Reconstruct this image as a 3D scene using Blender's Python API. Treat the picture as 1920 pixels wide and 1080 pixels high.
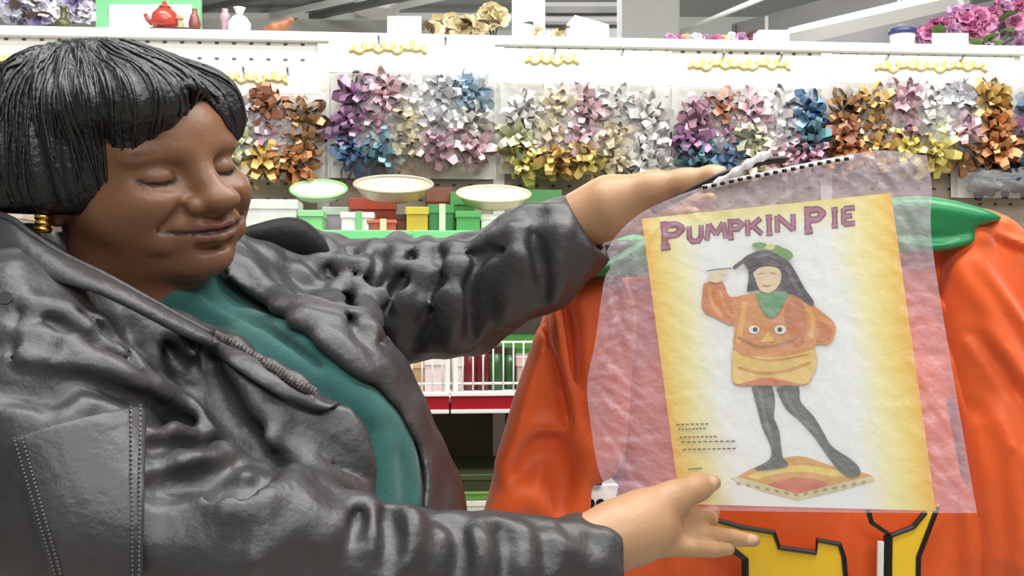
import bpy, math, random
import numpy as np
from mathutils import Vector, Matrix, Euler

for _o in list(bpy.data.objects):
    bpy.data.objects.remove(_o, do_unlink=True)
SC = bpy.context.scene
COL = SC.collection
random.seed(7)
RNG = np.random.default_rng(11)

# ---------------------------------------------------------------- camera
FPX = 2000.0                      # focal length in pixels of a 1920 px wide frame
CAMZ = 1.45
_cd = bpy.data.cameras.new('camera')
_cd.sensor_width = 36.0
_cd.lens = 36.0 * FPX / 1920.0
_cd.clip_start = 0.05
_cd.clip_end = 100
CAM = bpy.data.objects.new('camera', _cd)
CAM.location = (0, 0, CAMZ)
CAM.rotation_euler = (math.pi / 2, 0, 0)
COL.objects.link(CAM)
SC.camera = CAM

# ---------------------------------------------------------------- world and lights
W = bpy.data.worlds.new('store_ambient')
SC.world = W
W.use_nodes = True
W.node_tree.nodes['Background'].inputs[0].default_value = (1.0, 1.0, 0.97, 1)
W.node_tree.nodes['Background'].inputs[1].default_value = 0.22


def area(name, loc, target, sx, sy, power, col=(1, 1, 1)):
    l = bpy.data.lights.new(name, 'AREA')
    l.shape = 'RECTANGLE'
    l.size, l.size_y, l.energy, l.color = sx, sy, power, col
    o = bpy.data.objects.new(name, l)
    o.location = loc
    d = Vector(target) - Vector(loc)
    o.rotation_euler = d.to_track_quat('-Z', 'Y').to_euler()
    COL.objects.link(o)
    return o


# rows of fluorescent tubes under the shop ceiling, plus an added frontal fill
area('fluorescent_row_aisle', (0.35, 0.55, 3.3), (0.25, 0.9, 0), 3.6, 0.25, 58, (1.0, 0.99, 0.95))
area('fluorescent_row_wall', (0.2, 1.45, 3.4), (0.2, 1.75, 0), 3.6, 0.25, 62, (1.0, 1.0, 0.97))
area('front_fill_light', (0.7, -1.3, 3.0), (0.1, 1.6, 1.2), 3.2, 0.5, 50, (1.0, 0.99, 0.96))  # unseen frontal fill, added in place of a light on the camera
area('fluorescent_row_far', (0.5, 6.5, 4.3), (0.5, 7.5, 1.0), 6.0, 0.6, 300, (1.0, 1.0, 1.0))

SC.view_settings.view_transform = 'Standard'
SC.view_settings.look = 'None'
SC.view_settings.exposure = 0.13
SC.view_settings.gamma = 1.0
SC.view_settings.use_curve_mapping = False

# ---------------------------------------------------------------- helpers
def P(px, py, d):
    """point at depth d (metres in front of the lens) seen at photo pixel px, py"""
    return np.array([(px - 960.0) / FPX * d, d, CAMZ + (540.0 - py) / FPX * d])


WALL_Y0, WALL_S = 2.27, 0.085     # display wall plane  y = WALL_Y0 + WALL_S * x
WALL_A = math.atan(WALL_S)


def Wp(px, py, off=0.0):
    """point of the display wall (off metres in front of it) seen at px, py"""
    r = np.array([(px - 960.0) / FPX, 1.0, (540.0 - py) / FPX])
    t = (WALL_Y0 - off / math.cos(WALL_A)) / (1.0 - WALL_S * r[0])
    p = r * t
    p[2] += CAMZ
    return p


def setp(o, label=None, cat=None, group=None, kind=None):
    if label: o['label'] = label
    if cat: o['category'] = cat
    if group: o['group'] = group
    if kind: o['kind'] = kind
    return o


def link(o, parent=None):
    COL.objects.link(o)
    if parent is not None:
        o.parent = parent
        bpy.context.view_layer.update() if False else None
        o.matrix_parent_inverse = PMI.get(parent.name, Matrix()).copy()
    return o


PMI = {}


def empty(name, loc=(0, 0, 0), rz=0.0, label=None, cat=None, group=None):
    o = bpy.data.objects.new(name, None)
    o.empty_display_size = 0.05
    o.location = loc
    o.rotation_euler = (0, 0, rz)
    COL.objects.link(o)
    PMI[o.name] = (Matrix.Translation(Vector(loc)) @ Matrix.Rotation(rz, 4, 'Z')).inverted()
    return setp(o, label, cat, group)


def meshdata(name, V, F, smooth=True):
    me = bpy.data.meshes.new(name)
    me.from_pydata([tuple(map(float, v)) for v in V], [], [tuple(map(int, f)) for f in F])
    if smooth:
        me.polygons.foreach_set('use_smooth', [True] * len(me.polygons))
    me.update()
    return me


def fastmesh(name, V, Q):
    """quad / tri mesh from numpy arrays"""
    me = bpy.data.meshes.new(name)
    n, k = Q.shape
    me.vertices.add(len(V)); me.vertices.foreach_set('co', np.asarray(V, np.float32).ravel())
    me.loops.add(n * k); me.loops.foreach_set('vertex_index', Q.astype(np.int32).ravel())
    me.polygons.add(n)
    me.polygons.foreach_set('loop_start', np.arange(0, n * k, k, dtype=np.int32))
    me.polygons.foreach_set('use_smooth', np.ones(n, bool))
    me.update(calc_edges=True)
    me.validate()
    return me


def obj(name, me, mat, parent=None, world=True):
    """link a mesh; with world=True vertices are world coordinates even under a parent"""
    o = bpy.data.objects.new(name, me)
    if mat is not None and len(me.materials) == 0:
        me.materials.append(mat)
    COL.objects.link(o)
    if parent is not None:
        o.parent = parent
        if world:
            o.matrix_parent_inverse = PMI.get(parent.name, Matrix())
    return o


class MB:
    """collects simple shapes in one mesh"""
    def __init__(s):
        s.V, s.F = [], []

    def add(s, V, F):
        b = len(s.V)
        s.V += [tuple(map(float, v)) for v in V]
        s.F += [tuple(int(i) + b for i in f) for f in F]
        return s

    def box(s, lo, hi, M=None, bev=0.0):
        lo, hi = np.array(lo, float), np.array(hi, float)
        if bev <= 0:
            V = [(x, y, z) for x in (lo[0], hi[0]) for y in (lo[1], hi[1]) for z in (lo[2], hi[2])]
            F = [(0, 1, 3, 2), (4, 6, 7, 5), (0, 4, 5, 1), (2, 3, 7, 6), (0, 2, 6, 4), (1, 5, 7, 3)]
        else:
            V, F = bevel_box(lo, hi, bev)
        if M is not None:
            V = [tuple(M @ Vector(v)) for v in V]
        return s.add(V, F)

    def tube(s, pts, r, n=8, cap=True):
        pts = [np.array(p, float) for p in pts]
        rr = r if hasattr(r, '__len__') else [r] * len(pts)
        rings, up = [], None
        for i, p in enumerate(pts):
            t = pts[min(i + 1, len(pts) - 1)] - pts[max(i - 1, 0)]
            t = t / (np.linalg.norm(t) + 1e-9)
            if up is None:
                up = np.array([0, 0, 1.0]) if abs(t[2]) < .9 else np.array([1.0, 0, 0])
            a = np.cross(t, up); a /= np.linalg.norm(a) + 1e-9
            b = np.cross(a, t); up = b
            rings.append([p + rr[i] * (a * math.cos(2 * math.pi * k / n) + b * math.sin(2 * math.pi * k / n)) for k in range(n)])
        V = [v for R in rings for v in R]
        F = [(i * n + k, i * n + (k + 1) % n, (i + 1) * n + (k + 1) % n, (i + 1) * n + k)
             for i in range(len(pts) - 1) for k in range(n)]
        if cap:
            F += [tuple(range(n - 1, -1, -1)), tuple((len(pts) - 1) * n + k for k in range(n))]
        return s.add(V, F)

    def lathe(s, prof, c=(0, 0, 0), n=20, sx=1, sy=1):
        V, F = [], []
        for r, z in prof:
            for k in range(n):
                a = 2 * math.pi * k / n
                V.append((c[0] + sx * r * math.cos(a), c[1] + sy * r * math.sin(a), c[2] + z))
        for i in range(len(prof) - 1):
            for k in range(n):
                F.append((i * n + k, i * n + (k + 1) % n, (i + 1) * n + (k + 1) % n, (i + 1) * n + k))
        F += [tuple(range(n - 1, -1, -1)), tuple((len(prof) - 1) * n + k for k in range(n))]
        return s.add(V, F)

    def build(s, name, mat, parent=None, smooth=False, world=True):
        return obj(name, meshdata(name, s.V, s.F, smooth), mat, parent, world)


def bevel_box(lo, hi, b):
    V = []
    for ax in range(3):
        for sx in (0, 1):
            for sy in (0, 1):
                for sz in (0, 1):
                    v = [hi[0] if sx else lo[0], hi[1] if sy else lo[1], hi[2] if sz else lo[2]]
                    for a2 in range(3):
                        if a2 != ax:
                            v[a2] += -b if (sx, sy, sz)[a2] else b
                    V.append(tuple(v))
    def i(ax, x, y, z): return ax * 8 + x * 4 + y * 2 + z
    F = []
    F += [(i(0, 0, 0, 0), i(0, 0, 0, 1), i(0, 0, 1, 1), i(0, 0, 1, 0)), (i(0, 1, 0, 0), i(0, 1, 1, 0), i(0, 1, 1, 1), i(0, 1, 0, 1))]
    F += [(i(1, 0, 0, 0), i(1, 1, 0, 0), i(1, 1, 0, 1), i(1, 0, 0, 1)), (i(1, 0, 1, 0), i(1, 0, 1, 1), i(1, 1, 1, 1), i(1, 1, 1, 0))]
    F += [(i(2, 0, 0, 0), i(2, 0, 1, 0), i(2, 1, 1, 0), i(2, 1, 0, 0)), (i(2, 0, 0, 1), i(2, 1, 0, 1), i(2, 1, 1, 1), i(2, 0, 1, 1))]
    for x in (0, 1):
        for y in (0, 1):
            F.append((i(0, x, y, 0), i(0, x, y, 1), i(1, x, y, 1), i(1, x, y, 0)))
        for z in (0, 1):
            F.append((i(0, x, 0, z), i(0, x, 1, z), i(2, x, 1, z), i(2, x, 0, z)))
    for y in (0, 1):
        for z in (0, 1):
            F.append((i(1, 0, y, z), i(1, 1, y, z), i(2, 1, y, z), i(2, 0, y, z)))
    for x in (0, 1):
        for y in (0, 1):
            for z in (0, 1):
                F.append((i(0, x, y, z), i(1, x, y, z), i(2, x, y, z)))
    return V, F


# ---------------------------------------------------------------- materials
MATS = {}


def srgb(r, g, b):
    f = lambda c: (c / 255.0) / 12.92 if c / 255.0 <= 0.04045 else ((c / 255.0 + 0.055) / 1.055) ** 2.4
    return (f(r), f(g), f(b), 1.0)


def pbr(name, col, rough=0.5, metal=0.0, spec=0.5, noise=0.0, nscale=30.0, bump=0.0, bscale=60.0,
        coat=0.0, alpha=None, sheen=0.0, col2=None, stretch=(1, 1, 1)):
    """principled material with procedural colour variation and relief"""
    if name in MATS: return MATS[name]
    m = bpy.data.materials.new(name); m.use_nodes = True
    nt = m.node_tree; b = nt.nodes['Principled BSDF']
    b.inputs['Roughness'].default_value = rough
    b.inputs['Metallic'].default_value = metal
    b.inputs['Specular IOR Level'].default_value = spec
    b.inputs['Coat Weight'].default_value = coat
    if sheen: b.inputs['Sheen Weight'].default_value = sheen
    tc = nt.nodes.new('ShaderNodeTexCoord')
    mp = nt.nodes.new('ShaderNodeMapping'); mp.inputs['Scale'].default_value = stretch
    nt.links.new(tc.outputs['Object'], mp.inputs[0])
    if noise > 0 or col2 is not None:
        n = nt.nodes.new('ShaderNodeTexNoise'); n.inputs['Scale'].default_value = nscale
        n.inputs['Detail'].default_value = 4
        nt.links.new(mp.outputs[0], n.inputs['Vector'])
        r = nt.nodes.new('ShaderNodeValToRGB')
        c2 = col2 if col2 is not None else tuple(max(0, c * (1 - noise)) for c in col[:3]) + (1,)
        r.color_ramp.elements[0].position = .35; r.color_ramp.elements[0].color = c2
        r.color_ramp.elements[1].position = .65; r.color_ramp.elements[1].color = col
        nt.links.new(n.outputs['Fac'], r.inputs[0])
        nt.links.new(r.outputs[0], b.inputs['Base Color'])
    else:
        b.inputs['Base Color'].default_value = col
    if bump > 0:
        n2 = nt.nodes.new('ShaderNodeTexNoise'); n2.inputs['Scale'].default_value = bscale
        n2.inputs['Detail'].default_value = 5
        nt.links.new(mp.outputs[0], n2.inputs['Vector'])
        bp = nt.nodes.new('ShaderNodeBump'); bp.inputs['Strength'].default_value = bump
        bp.inputs['Distance'].default_value = 0.01
        nt.links.new(n2.outputs['Fac'], bp.inputs['Height'])
        nt.links.new(bp.outputs[0], b.inputs['Normal'])
    MATS[name] = m
    return m


def film(name, haze, tint, rough=0.25, bump=0.4, bscale=25):
    """clear plastic film: part see-through, part milky, with crinkle highlights"""
    if name in MATS: return MATS[name]
    m = pbr(name, tint, rough, 0, 0.6, bump=bump, bscale=bscale)
    nt = m.node_tree
    out = nt.nodes['Material Output']; b = nt.nodes['Principled BSDF']
    t = nt.nodes.new('ShaderNodeBsdfTransparent')
    mx = nt.nodes.new('ShaderNodeMixShader'); mx.inputs[0].default_value = haze
    nt.links.new(t.outputs[0], mx.inputs[1]); nt.links.new(b.outputs[0], mx.inputs[2])
    nt.links.new(mx.outputs[0], out.inputs[0])
    return m


# ---------------------------------------------------------------- signed distance sculpting
def smin(a, b, k):
    if k <= 0: return np.minimum(a, b)
    h = np.clip(.5 + .5 * (b - a) / k, 0, 1)
    return b * (1 - h) + a * h - k * h * (1 - h)


def smax(a, b, k):
    return -smin(-a, -b, k)


class Field:
    """ordered list of blended primitives, each evaluated only near its own bounds"""
    def __init__(s):
        s.ops = []

    def _push(s, f, lo, hi, k, sub, m=None):
        if m is None: m = max(.05, k * 1.5)
        s.ops.append((f, np.array(lo) - m, np.array(hi) + m, k, sub))
        return s

    def cone(s, a, b, ra, rb, k=.02, sub=False):
        a, b = np.array(a, float), np.array(b, float)
        ba = b - a; L2 = ba @ ba + 1e-12
        def f(p):
            t = np.clip(((p - a) @ ba) / L2, 0, 1)
            return np.linalg.norm(p - a - t[:, None] * ba, axis=1) - (ra + (rb - ra) * t)
        r = max(ra, rb)
        return s._push(f, np.minimum(a, b) - r, np.maximum(a, b) + r, k, sub)

    def chain(s, pts, k=.02, sub=False, k0=None):
        for i in range(len(pts) - 1):
            (a, ra), (b, rb) = pts[i], pts[i + 1]
            s.cone(a, b, ra, rb, k if i or k0 is None else k0, sub)
        return s

    def line(s, pts, rad, k=.012, sub=False):
        """one smooth bead or groove along a polyline"""
        A = np.array(pts, float); R_ = np.array(rad, float)
        def f(p):
            d = np.full(len(p), 9.0)
            for i in range(len(A) - 1):
                ba = A[i + 1] - A[i]
                w = p - A[i]
                t = np.clip((w @ ba) / (ba @ ba + 1e-12), 0, 1)
                w = w - t[:, None] * ba
                np.minimum(d, np.sqrt(np.einsum('ij,ij->i', w, w)) - (R_[i] + (R_[i + 1] - R_[i]) * t), out=d)
            return d
        return s._push(f, A.min(0) - R_.max(), A.max(0) + R_.max(), k, sub, .004 + k if sub else .022 + k)

    def ell(s, c, r, k=.02, sub=False, R=None):
        c, r = np.array(c, float), np.array(r, float)
        R = np.eye(3) if R is None else np.array(R)
        def f(p):
            q = (p - c) @ R
            k0 = np.linalg.norm(q / r, axis=1); k1 = np.linalg.norm(q / (r * r), axis=1) + 1e-9
            return k0 * (k0 - 1) / k1
        m = r.max() if not np.allclose(R, np.eye(3)) else r
        return s._push(f, c - m, c + m, k, sub)

    def fn(s, f, lo, hi, k=.01, sub=False):
        return s._push(f, lo, hi, k, sub)

    def warp(s, f, lo, hi):
        """displace: d += f(p)"""
        s.ops.append((f, np.array(lo), np.array(hi), -1, 'warp'))
        return s

    def __call__(s, p):
        d = np.full(len(p), 10.0)
        plo, phi = p.min(0), p.max(0)
        x, y, z = np.ascontiguousarray(p.T)
        for f, lo, hi, k, sub in s.ops:
            if (lo > phi).any() or (hi < plo).any(): continue
            if (lo <= plo).all() and (hi >= phi).all():
                idx = slice(None); q = p
            else:
                idx = np.nonzero((x > lo[0]) & (x < hi[0]) & (y > lo[1]) & (y < hi[1]) & (z > lo[2]) & (z < hi[2]))[0]
                if len(idx) == 0: continue
                q = p[idx]
            v = f(q)
            if sub == 'warp': d[idx] += v
            elif sub: d[idx] = smax(d[idx], -v, k)
            else:
                old = d[idx]
                d[idx] = np.where(old > 5, v, smin(old, v, k))
        return d

    def bounds(s):
        lo = np.min([o[1] for o in s.ops if o[4] is False], 0); hi = np.max([o[2] for o in s.ops if o[4] is False], 0)
        return lo, hi


def ray_hit(px, py, f, d0=.7, d1=1.9):
    """first depth at which the sight line through px, py meets the field"""
    pts = np.array([P(px, py, d) for d in np.arange(d0, d1, .004)])
    v = f(pts)
    i = np.nonzero(v < 0)[0]
    if len(i) == 0:
        j = int(np.argmin(v)); return pts[j]
    j = max(i[0], 1)
    t = v[j - 1] / (v[j - 1] - v[j]) if v[j - 1] > 0 else 0
    return pts[j - 1] + (pts[j] - pts[j - 1]) * min(max(t, 0), 1)


def surface_nets(f, lo, hi, h, B=8):
    lo, hi = np.array(lo, float), np.array(hi, float)
    nb = np.ceil((hi - lo) / (h * B)).astype(int)
    g = np.stack(np.meshgrid(*[np.arange(n) for n in nb], indexing='ij'), -1).reshape(-1, 3)
    g = g[np.lexsort((g[:, 2] // 4, g[:, 1] // 4, g[:, 0] // 4))]   # compact neighbourhoods
    cen = lo + (g + .5) * B * h
    act = np.concatenate([np.abs(f(cen[i:i + 512])) for i in range(0, len(cen), 512)]) < B * h * 1.35
    g = g[act]
    ar = np.arange(B + 1)
    loc = np.stack(np.meshgrid(ar, ar, ar, indexing='ij'), -1).reshape(-1, 3)
    vals = np.empty((len(g), (B + 1) ** 3), np.float32)
    CH = 24
    for i in range(0, len(g), CH):
        pts = (lo + (g[i:i + CH, None, :] * B + loc[None]) * h).reshape(-1, 3)
        vals[i:i + CH] = f(pts).reshape(-1, (B + 1) ** 3)
    vals = vals.reshape(-1, B + 1, B + 1, B + 1)
    off = [(i, j, k) for i in (0, 1) for j in (0, 1) for k in (0, 1)]
    cor = np.stack([vals[:, i:i + B, j:j + B, k:k + B] for i, j, k in off], -1)
    cnt = (cor < 0).sum(-1)
    bi, ci, cj, ck = np.nonzero((cnt > 0) & (cnt < 8))
    cv = cor[bi, ci, cj, ck]
    G = g[bi] * B + np.stack([ci, cj, ck], 1)
    acc = np.zeros((len(G), 3)); n = np.zeros(len(G))
    offa = np.array(off, float)
    for a in range(8):
        for ax, st in ((0, 4), (1, 2), (2, 1)):
            if off[a][ax]: continue
            b = a + st
            va, vb = cv[:, a], cv[:, b]
            m = (va < 0) != (vb < 0)
            t = va / np.where(m, va - vb, 1)
            acc += np.where(m[:, None], offa[a] + t[:, None] * (offa[b] - offa[a]), 0); n += m
    V = lo + (G + acc / np.maximum(n, 1)[:, None]) * h
    N = nb * B + 2
    key = ((G[:, 0] + 1) * N[1] + G[:, 1] + 1) * N[2] + G[:, 2] + 1
    order = np.argsort(key); ks = key[order]
    st = np.array([N[1] * N[2], N[2], 1])
    quads = []
    def look(k):
        i = np.clip(np.searchsorted(ks, k), 0, len(ks) - 1)
        return np.where(ks[i] == k, order[i], -1)
    for ax, c in ((0, 4), (1, 2), (2, 1)):
        u, w = (ax + 1) % 3, (ax + 2) % 3
        m = np.nonzero((cv[:, 0] < 0) != (cv[:, c] < 0))[0]
        kk = key[m]
        q = np.stack([m, look(kk - st[u]), look(kk - st[u] - st[w]), look(kk - st[w])], 1)
        fl = cv[m, 0] >= 0
        q[fl] = q[fl][:, ::-1]
        quads.append(q[(q >= 0).all(1)])
    return V, np.concatenate(quads)[:, ::-1]


def grow(name, F, h, mat, parent=None, lo=None, hi=None, smooth=1):
    if lo is None: lo, hi = F.bounds()
    V, Q = surface_nets(F, lo, hi, h)
    for _ in range(smooth):                       # light relaxation against stair steps
        S = np.zeros_like(V); n = np.zeros(len(V))
        for a in range(4):
            np.add.at(S, Q[:, a], V[Q[:, (a + 1) % 4]]); np.add.at(n, Q[:, a], 1)
            np.add.at(S, Q[:, a], V[Q[:, (a + 3) % 4]]); np.add.at(n, Q[:, a], 1)
        V = .5 * V + .5 * S / np.maximum(n, 1)[:, None]
    me = fastmesh(name, V, Q)
    o = obj(name, me, mat, parent)
    return o, V


def poly2d(pts):
    """signed distance to a polygon in photo-plane coordinates x/y, z/y"""
    pts = np.array([((x - 960.0) / FPX, (540.0 - y) / FPX) for x, y in pts])
    nx = np.roll(pts, -1, 0)
    def f(q):                                     # q (n,2)
        d = np.full(len(q), 1e9); s = np.ones(len(q))
        for a, b in zip(pts, nx):
            e = b - a; w = q - a
            t = np.clip((w @ e) / (e @ e + 1e-15), 0, 1)
            d = np.minimum(d, ((w - t[:, None] * e) ** 2).sum(1))
            c1 = q[:, 1] >= a[1]; c2 = q[:, 1] < b[1]; c3 = e[0] * w[:, 1] > e[1] * w[:, 0]
            fl = (c1 & c2 & c3) | (~c1 & ~c2 & ~c3)
            s = np.where(fl, -s, s)
        return s * np.sqrt(d)
    return f


def slab(pts, dmid, half, rnd=.01):
    """thick rounded slab whose outline is a polygon seen from the camera, centred at depth dmid(q) """
    g = poly2d(pts)
    def f(p):
        y = np.maximum(p[:, 1], .05)
        q = np.stack([p[:, 0] / y, (p[:, 2] - CAMZ) / y], 1)
        dm = dmid(q) if callable(dmid) else dmid
        dx = g(q) * dm + rnd
        dy = np.abs(p[:, 1] - dm) - half + rnd
        return np.minimum(np.maximum(dx, dy), 0) + np.hypot(np.maximum(dx, 0), np.maximum(dy, 0)) - rnd
    return f


def slab_bounds(pts, d, half):
    a = np.array([P(x, y, d + s * half) for x, y in pts for s in (-1, 1)])
    return a.min(0), a.max(0)


def smooth_path(pts, n=6):
    """Catmull-Rom through 2d or 3d points"""
    pts = [np.array(p, float) for p in pts]
    out = []
    for i in range(len(pts) - 1):
        p0, p1, p2, p3 = pts[max(i - 1, 0)], pts[i], pts[i + 1], pts[min(i + 2, len(pts) - 1)]
        for j in range(n):
            t = j / n
            out.append(.5 * ((2 * p1) + (-p0 + p2) * t + (2 * p0 - 5 * p1 + 4 * p2 - p3) * t * t + (-p0 + 3 * p1 - 3 * p2 + p3) * t ** 3))
    out.append(pts[-1])
    return out


def folds(F, base, polylines, sub, d0=.7, d1=1.9):
    """raise ridges or press grooves into F along lines followed over the surface of base"""
    for line in polylines:
        pts, r, k = line
        path = smooth_path(pts, 3)
        hit = [ray_hit(x, y, base, d0, d1) for x, y in path]
        n = len(hit)
        hit = np.array(hit)
        for _ in range(2):
            hit[1:-1] = .25 * hit[:-2] + .5 * hit[1:-1] + .25 * hit[2:]
        rad = [r * (.3 + .7 * math.sin(math.pi * (i + .5) / n)) for i in range(n)]
        if not sub:
            hit[:, 1] += np.array(rad) * .35
        else:
            hit[:, 1] += r * .1
        F.line(hit, rad, k, sub)


def sheet(name, rows, mat, parent, thick=.004, sub=1, bev=False):
    """lofted sheet with thickness; rows = list of equally long point lists"""
    n = len(rows[0])
    V = [p for r in rows for p in r]
    Fc = [(i * n + j, i * n + j + 1, (i + 1) * n + j + 1, (i + 1) * n + j) for i in range(len(rows) - 1) for j in range(n - 1)]
    o = obj(name, meshdata(name, V, Fc), mat, parent)
    m = o.modifiers.new('thick', 'SOLIDIFY'); m.thickness = thick; m.offset = 0
    if sub:
        s = o.modifiers.new('sub', 'SUBSURF'); s.levels = sub; s.render_levels = sub
    return o

# ================================================================ the shop
m_floor = pbr('floor_tile', srgb(196, 192, 182), .35, noise=.12, nscale=6)
m_ceil = pbr('ceiling_panel', srgb(176, 176, 178), .9, noise=.12, nscale=1.2)
m_farwall = pbr('far_wall_paint', srgb(226, 228, 222), .8, noise=.05, nscale=1)
m_white = pbr('white_enamel', srgb(238, 238, 232), .45, noise=.03, nscale=8)
m_greyp = pbr('grey_panel', srgb(150, 148, 146), .7, noise=.15, nscale=2)
m_dkgrey = pbr('dark_grey_panel', srgb(112, 110, 110), .7, noise=.2, nscale=3)


def struct(mb, name, mat, smooth=False):
    return setp(mb.build(name, mat, None, smooth), kind='structure')


b = MB(); b.box((-8, -4, -.05), (10, 16, 0)); struct(b, 'floor', m_floor)
b = MB(); b.box((-8, 3.2, 4.5), (10, 16, 4.6)); struct(b, 'ceiling', m_ceil)
b = MB(); b.box((-8, 12, 0), (10, 12.15, 4.5)); struct(b, 'wall_far', m_farwall)

# pegboard display wall: white perforated board
m_peg = bpy.data.materials.new('pegboard'); m_peg.use_nodes = True
nt = m_peg.node_tree; bs = nt.nodes['Principled BSDF']; bs.inputs['Roughness'].default_value = .5
tc = nt.nodes.new('ShaderNodeTexCoord')
sx = nt.nodes.new('ShaderNodeSeparateXYZ'); nt.links.new(tc.outputs['Object'], sx.inputs[0])
def mth(op, a, bb=None):
    n = nt.nodes.new('ShaderNodeMath'); n.operation = op
    for i, v in enumerate((a, bb)):
        if v is None: continue
        if isinstance(v, (int, float)): n.inputs[i].default_value = v
        else: nt.links.new(v, n.inputs[i])
    return n.outputs[0]
PITCH = .0352
fx = mth('SUBTRACT', mth('FRACT', mth('DIVIDE', sx.outputs['X'], PITCH)), .5)
fz = mth('SUBTRACT', mth('FRACT', mth('DIVIDE', sx.outputs['Z'], PITCH * .92)), .5)
rr_ = mth('ADD', mth('MULTIPLY', fx, fx), mth('MULTIPLY', mth('MULTIPLY', fz, fz), 2.2))
hole = mth('LESS_THAN', rr_, .019)
mix = nt.nodes.new('ShaderNodeMix'); mix.data_type = 'RGBA'
nt.links.new(hole, mix.inputs['Factor'])
mix.inputs['A'].default_value = srgb(236, 234, 226); mix.inputs['B'].default_value = srgb(96, 90, 82)
nt.links.new(mix.outputs['Result'], bs.inputs['Base Color'])
WALL_TOP = 1.985


def wall_part(mb_fn, name, mat, z=0.0):
    """geometry given in wall coordinates: x along the wall, y behind its face, z up"""
    mb = MB(); mb_fn(mb)
    o = mb.build(name, mat)
    o.location = (0, WALL_Y0, z); o.rotation_euler = (0, 0, WALL_A)
    return o


def wx(px, py=300, off=0.0):
    """wall x coordinate under a photo pixel"""
    p = Wp(px, py, off)
    return p[0] * math.cos(WALL_A) + (p[1] - WALL_Y0) * math.sin(WALL_A)


Z_SHADE = Wp(900, 316)[2]                       # below this the shade on the perforated board is painted in tan
m_pegshade = m_peg.copy(); m_pegshade.name = 'pegboard_shaded'
_mx = [n for n in m_pegshade.node_tree.nodes if n.bl_idname == 'ShaderNodeMix'][0]
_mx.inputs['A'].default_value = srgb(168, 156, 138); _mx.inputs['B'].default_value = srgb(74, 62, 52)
pegw = setp(wall_part(lambda m: m.box((-3.2, 0, Z_SHADE), (3.4, .012, WALL_TOP - .022)), 'wall_display', m_peg), kind='structure')
setp(wall_part(lambda m: m.box((-3.2, 0, 0), (3.4, .012, Z_SHADE - .0015)), 'wall_display_lower', m_pegshade), kind='structure')
setp(wall_part(lambda m: m.box((-3.2, -.012, WALL_TOP - .022), (3.4, .34, WALL_TOP), bev=.003), 'trim_1', m_white), kind='structure')
for px in (607, 935, 1548):                          # upright posts between the boards
    x = wx(px, 250)
    setp(wall_part(lambda m: m.box((x - .013, -.007, .05), (x + .013, .0, WALL_TOP - .022), bev=.002), 'trim_2', m_white), kind='structure')

# columns, bulkhead and beams beyond the display
def col_at(px0, px1, d, name, n):
    a, c = P(px0, 0, d), P(px1, 0, d)
    b = MB(); b.box((a[0], d, 0), (c[0], d + (c[0] - a[0]), 4.5), bev=.01)
    setp(b.build(name, m_white), kind='structure')
col_at(960, 1022, 7.2, 'column', 1)
col_at(1167, 1275, 5.2, 'column', 2)


def quadbox(name, pts, mat, thick):
    """thick slab over four photo points with depths"""
    A = [P(*p) for p in pts]
    n = np.cross(A[1] - A[0], A[3] - A[0]); n /= np.linalg.norm(n)
    if n[1] < 0: n = -n
    V = A + [a + n * thick for a in A]
    F = [(0, 1, 2, 3), (7, 6, 5, 4), (0, 4, 5, 1), (1, 5, 6, 2), (2, 6, 7, 3), (3, 7, 4, 0)]
    b = MB(); b.add(V, F)
    return setp(b.build(name, mat), kind='structure')


quadbox('wall_bulkhead', [(1372, 120, 10.5), (1372, 45, 10.5), (1800, -70, 8.6), (1800, 120, 8.6)], m_greyp, .2)
bw = [(1372 + i * 62, 45 - i * 17, 10.5 - i * .28) for i in range(6)]
for i, (x, y, d) in enumerate(bw):
    quadbox('trim_3', [(x, 110, d - .06), (x, y + 3, d - .06), (x + 7, y + 1, d - .08), (x + 7, 110, d - .08)], m_farwall if i % 2 else m_dkgrey, .04)
quadbox('beam', [(1466, 66, 8.0), (1480, 52, 8.0), (1790, -22, 6.6), (1790, -6, 6.6)], m_white, .12)
quadbox('wall_bulkhead', [(1468, 120, 8.1), (1468, 66, 8.1), (1800, -10, 6.8), (1800, 120, 6.8)], m_greyp, .1)
quadbox('wall_bulkhead', [(1500, 130, 7.2), (1500, 84, 7.2), (1960, -22, 5.6), (1960, 130, 5.6)], m_dkgrey, .1)
b = MB(); b.tube([P(1262, 66, 9.5), P(1450, -12, 7.5)], .022, 8); struct(b, 'pipe', m_farwall, True)
quadbox('wall_partition', [(1020, 130, 8.6), (1020, 4, 8.6), (1168, 4, 8.6), (1168, 130, 8.6)], m_greyp, .1)
for y0, y1 in ((12, 24), (40, 46)):
    quadbox('trim_4', [(1020, y1, 8.55), (1020, y0, 8.55), (1168, y0, 8.55), (1168, y1, 8.55)], m_dkgrey, .03)
for px, w in ((745, 14), (820, 26), (905, 12), (560, 18), (440, 10)):
    quadbox('beam', [(px - 260, 30, 11.9), (px - 260 + w, 30, 11.9), (px + w, -30, 8.0), (px, -30, 8.0)], m_white if w < 15 else m_dkgrey, .05)
quadbox('trim_5', [(330, 36, 11.5), (330, 24, 11.5), (960, 24, 11.5), (960, 36, 11.5)], m_white, .1)
quadbox('wall_partition', [(330, 62, 11.2), (330, 38, 11.2), (726, 38, 11.2), (726, 62, 11.2)], pbr('pale_panel', srgb(205, 205, 198), .8, noise=.06, nscale=2), .1)

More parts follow.
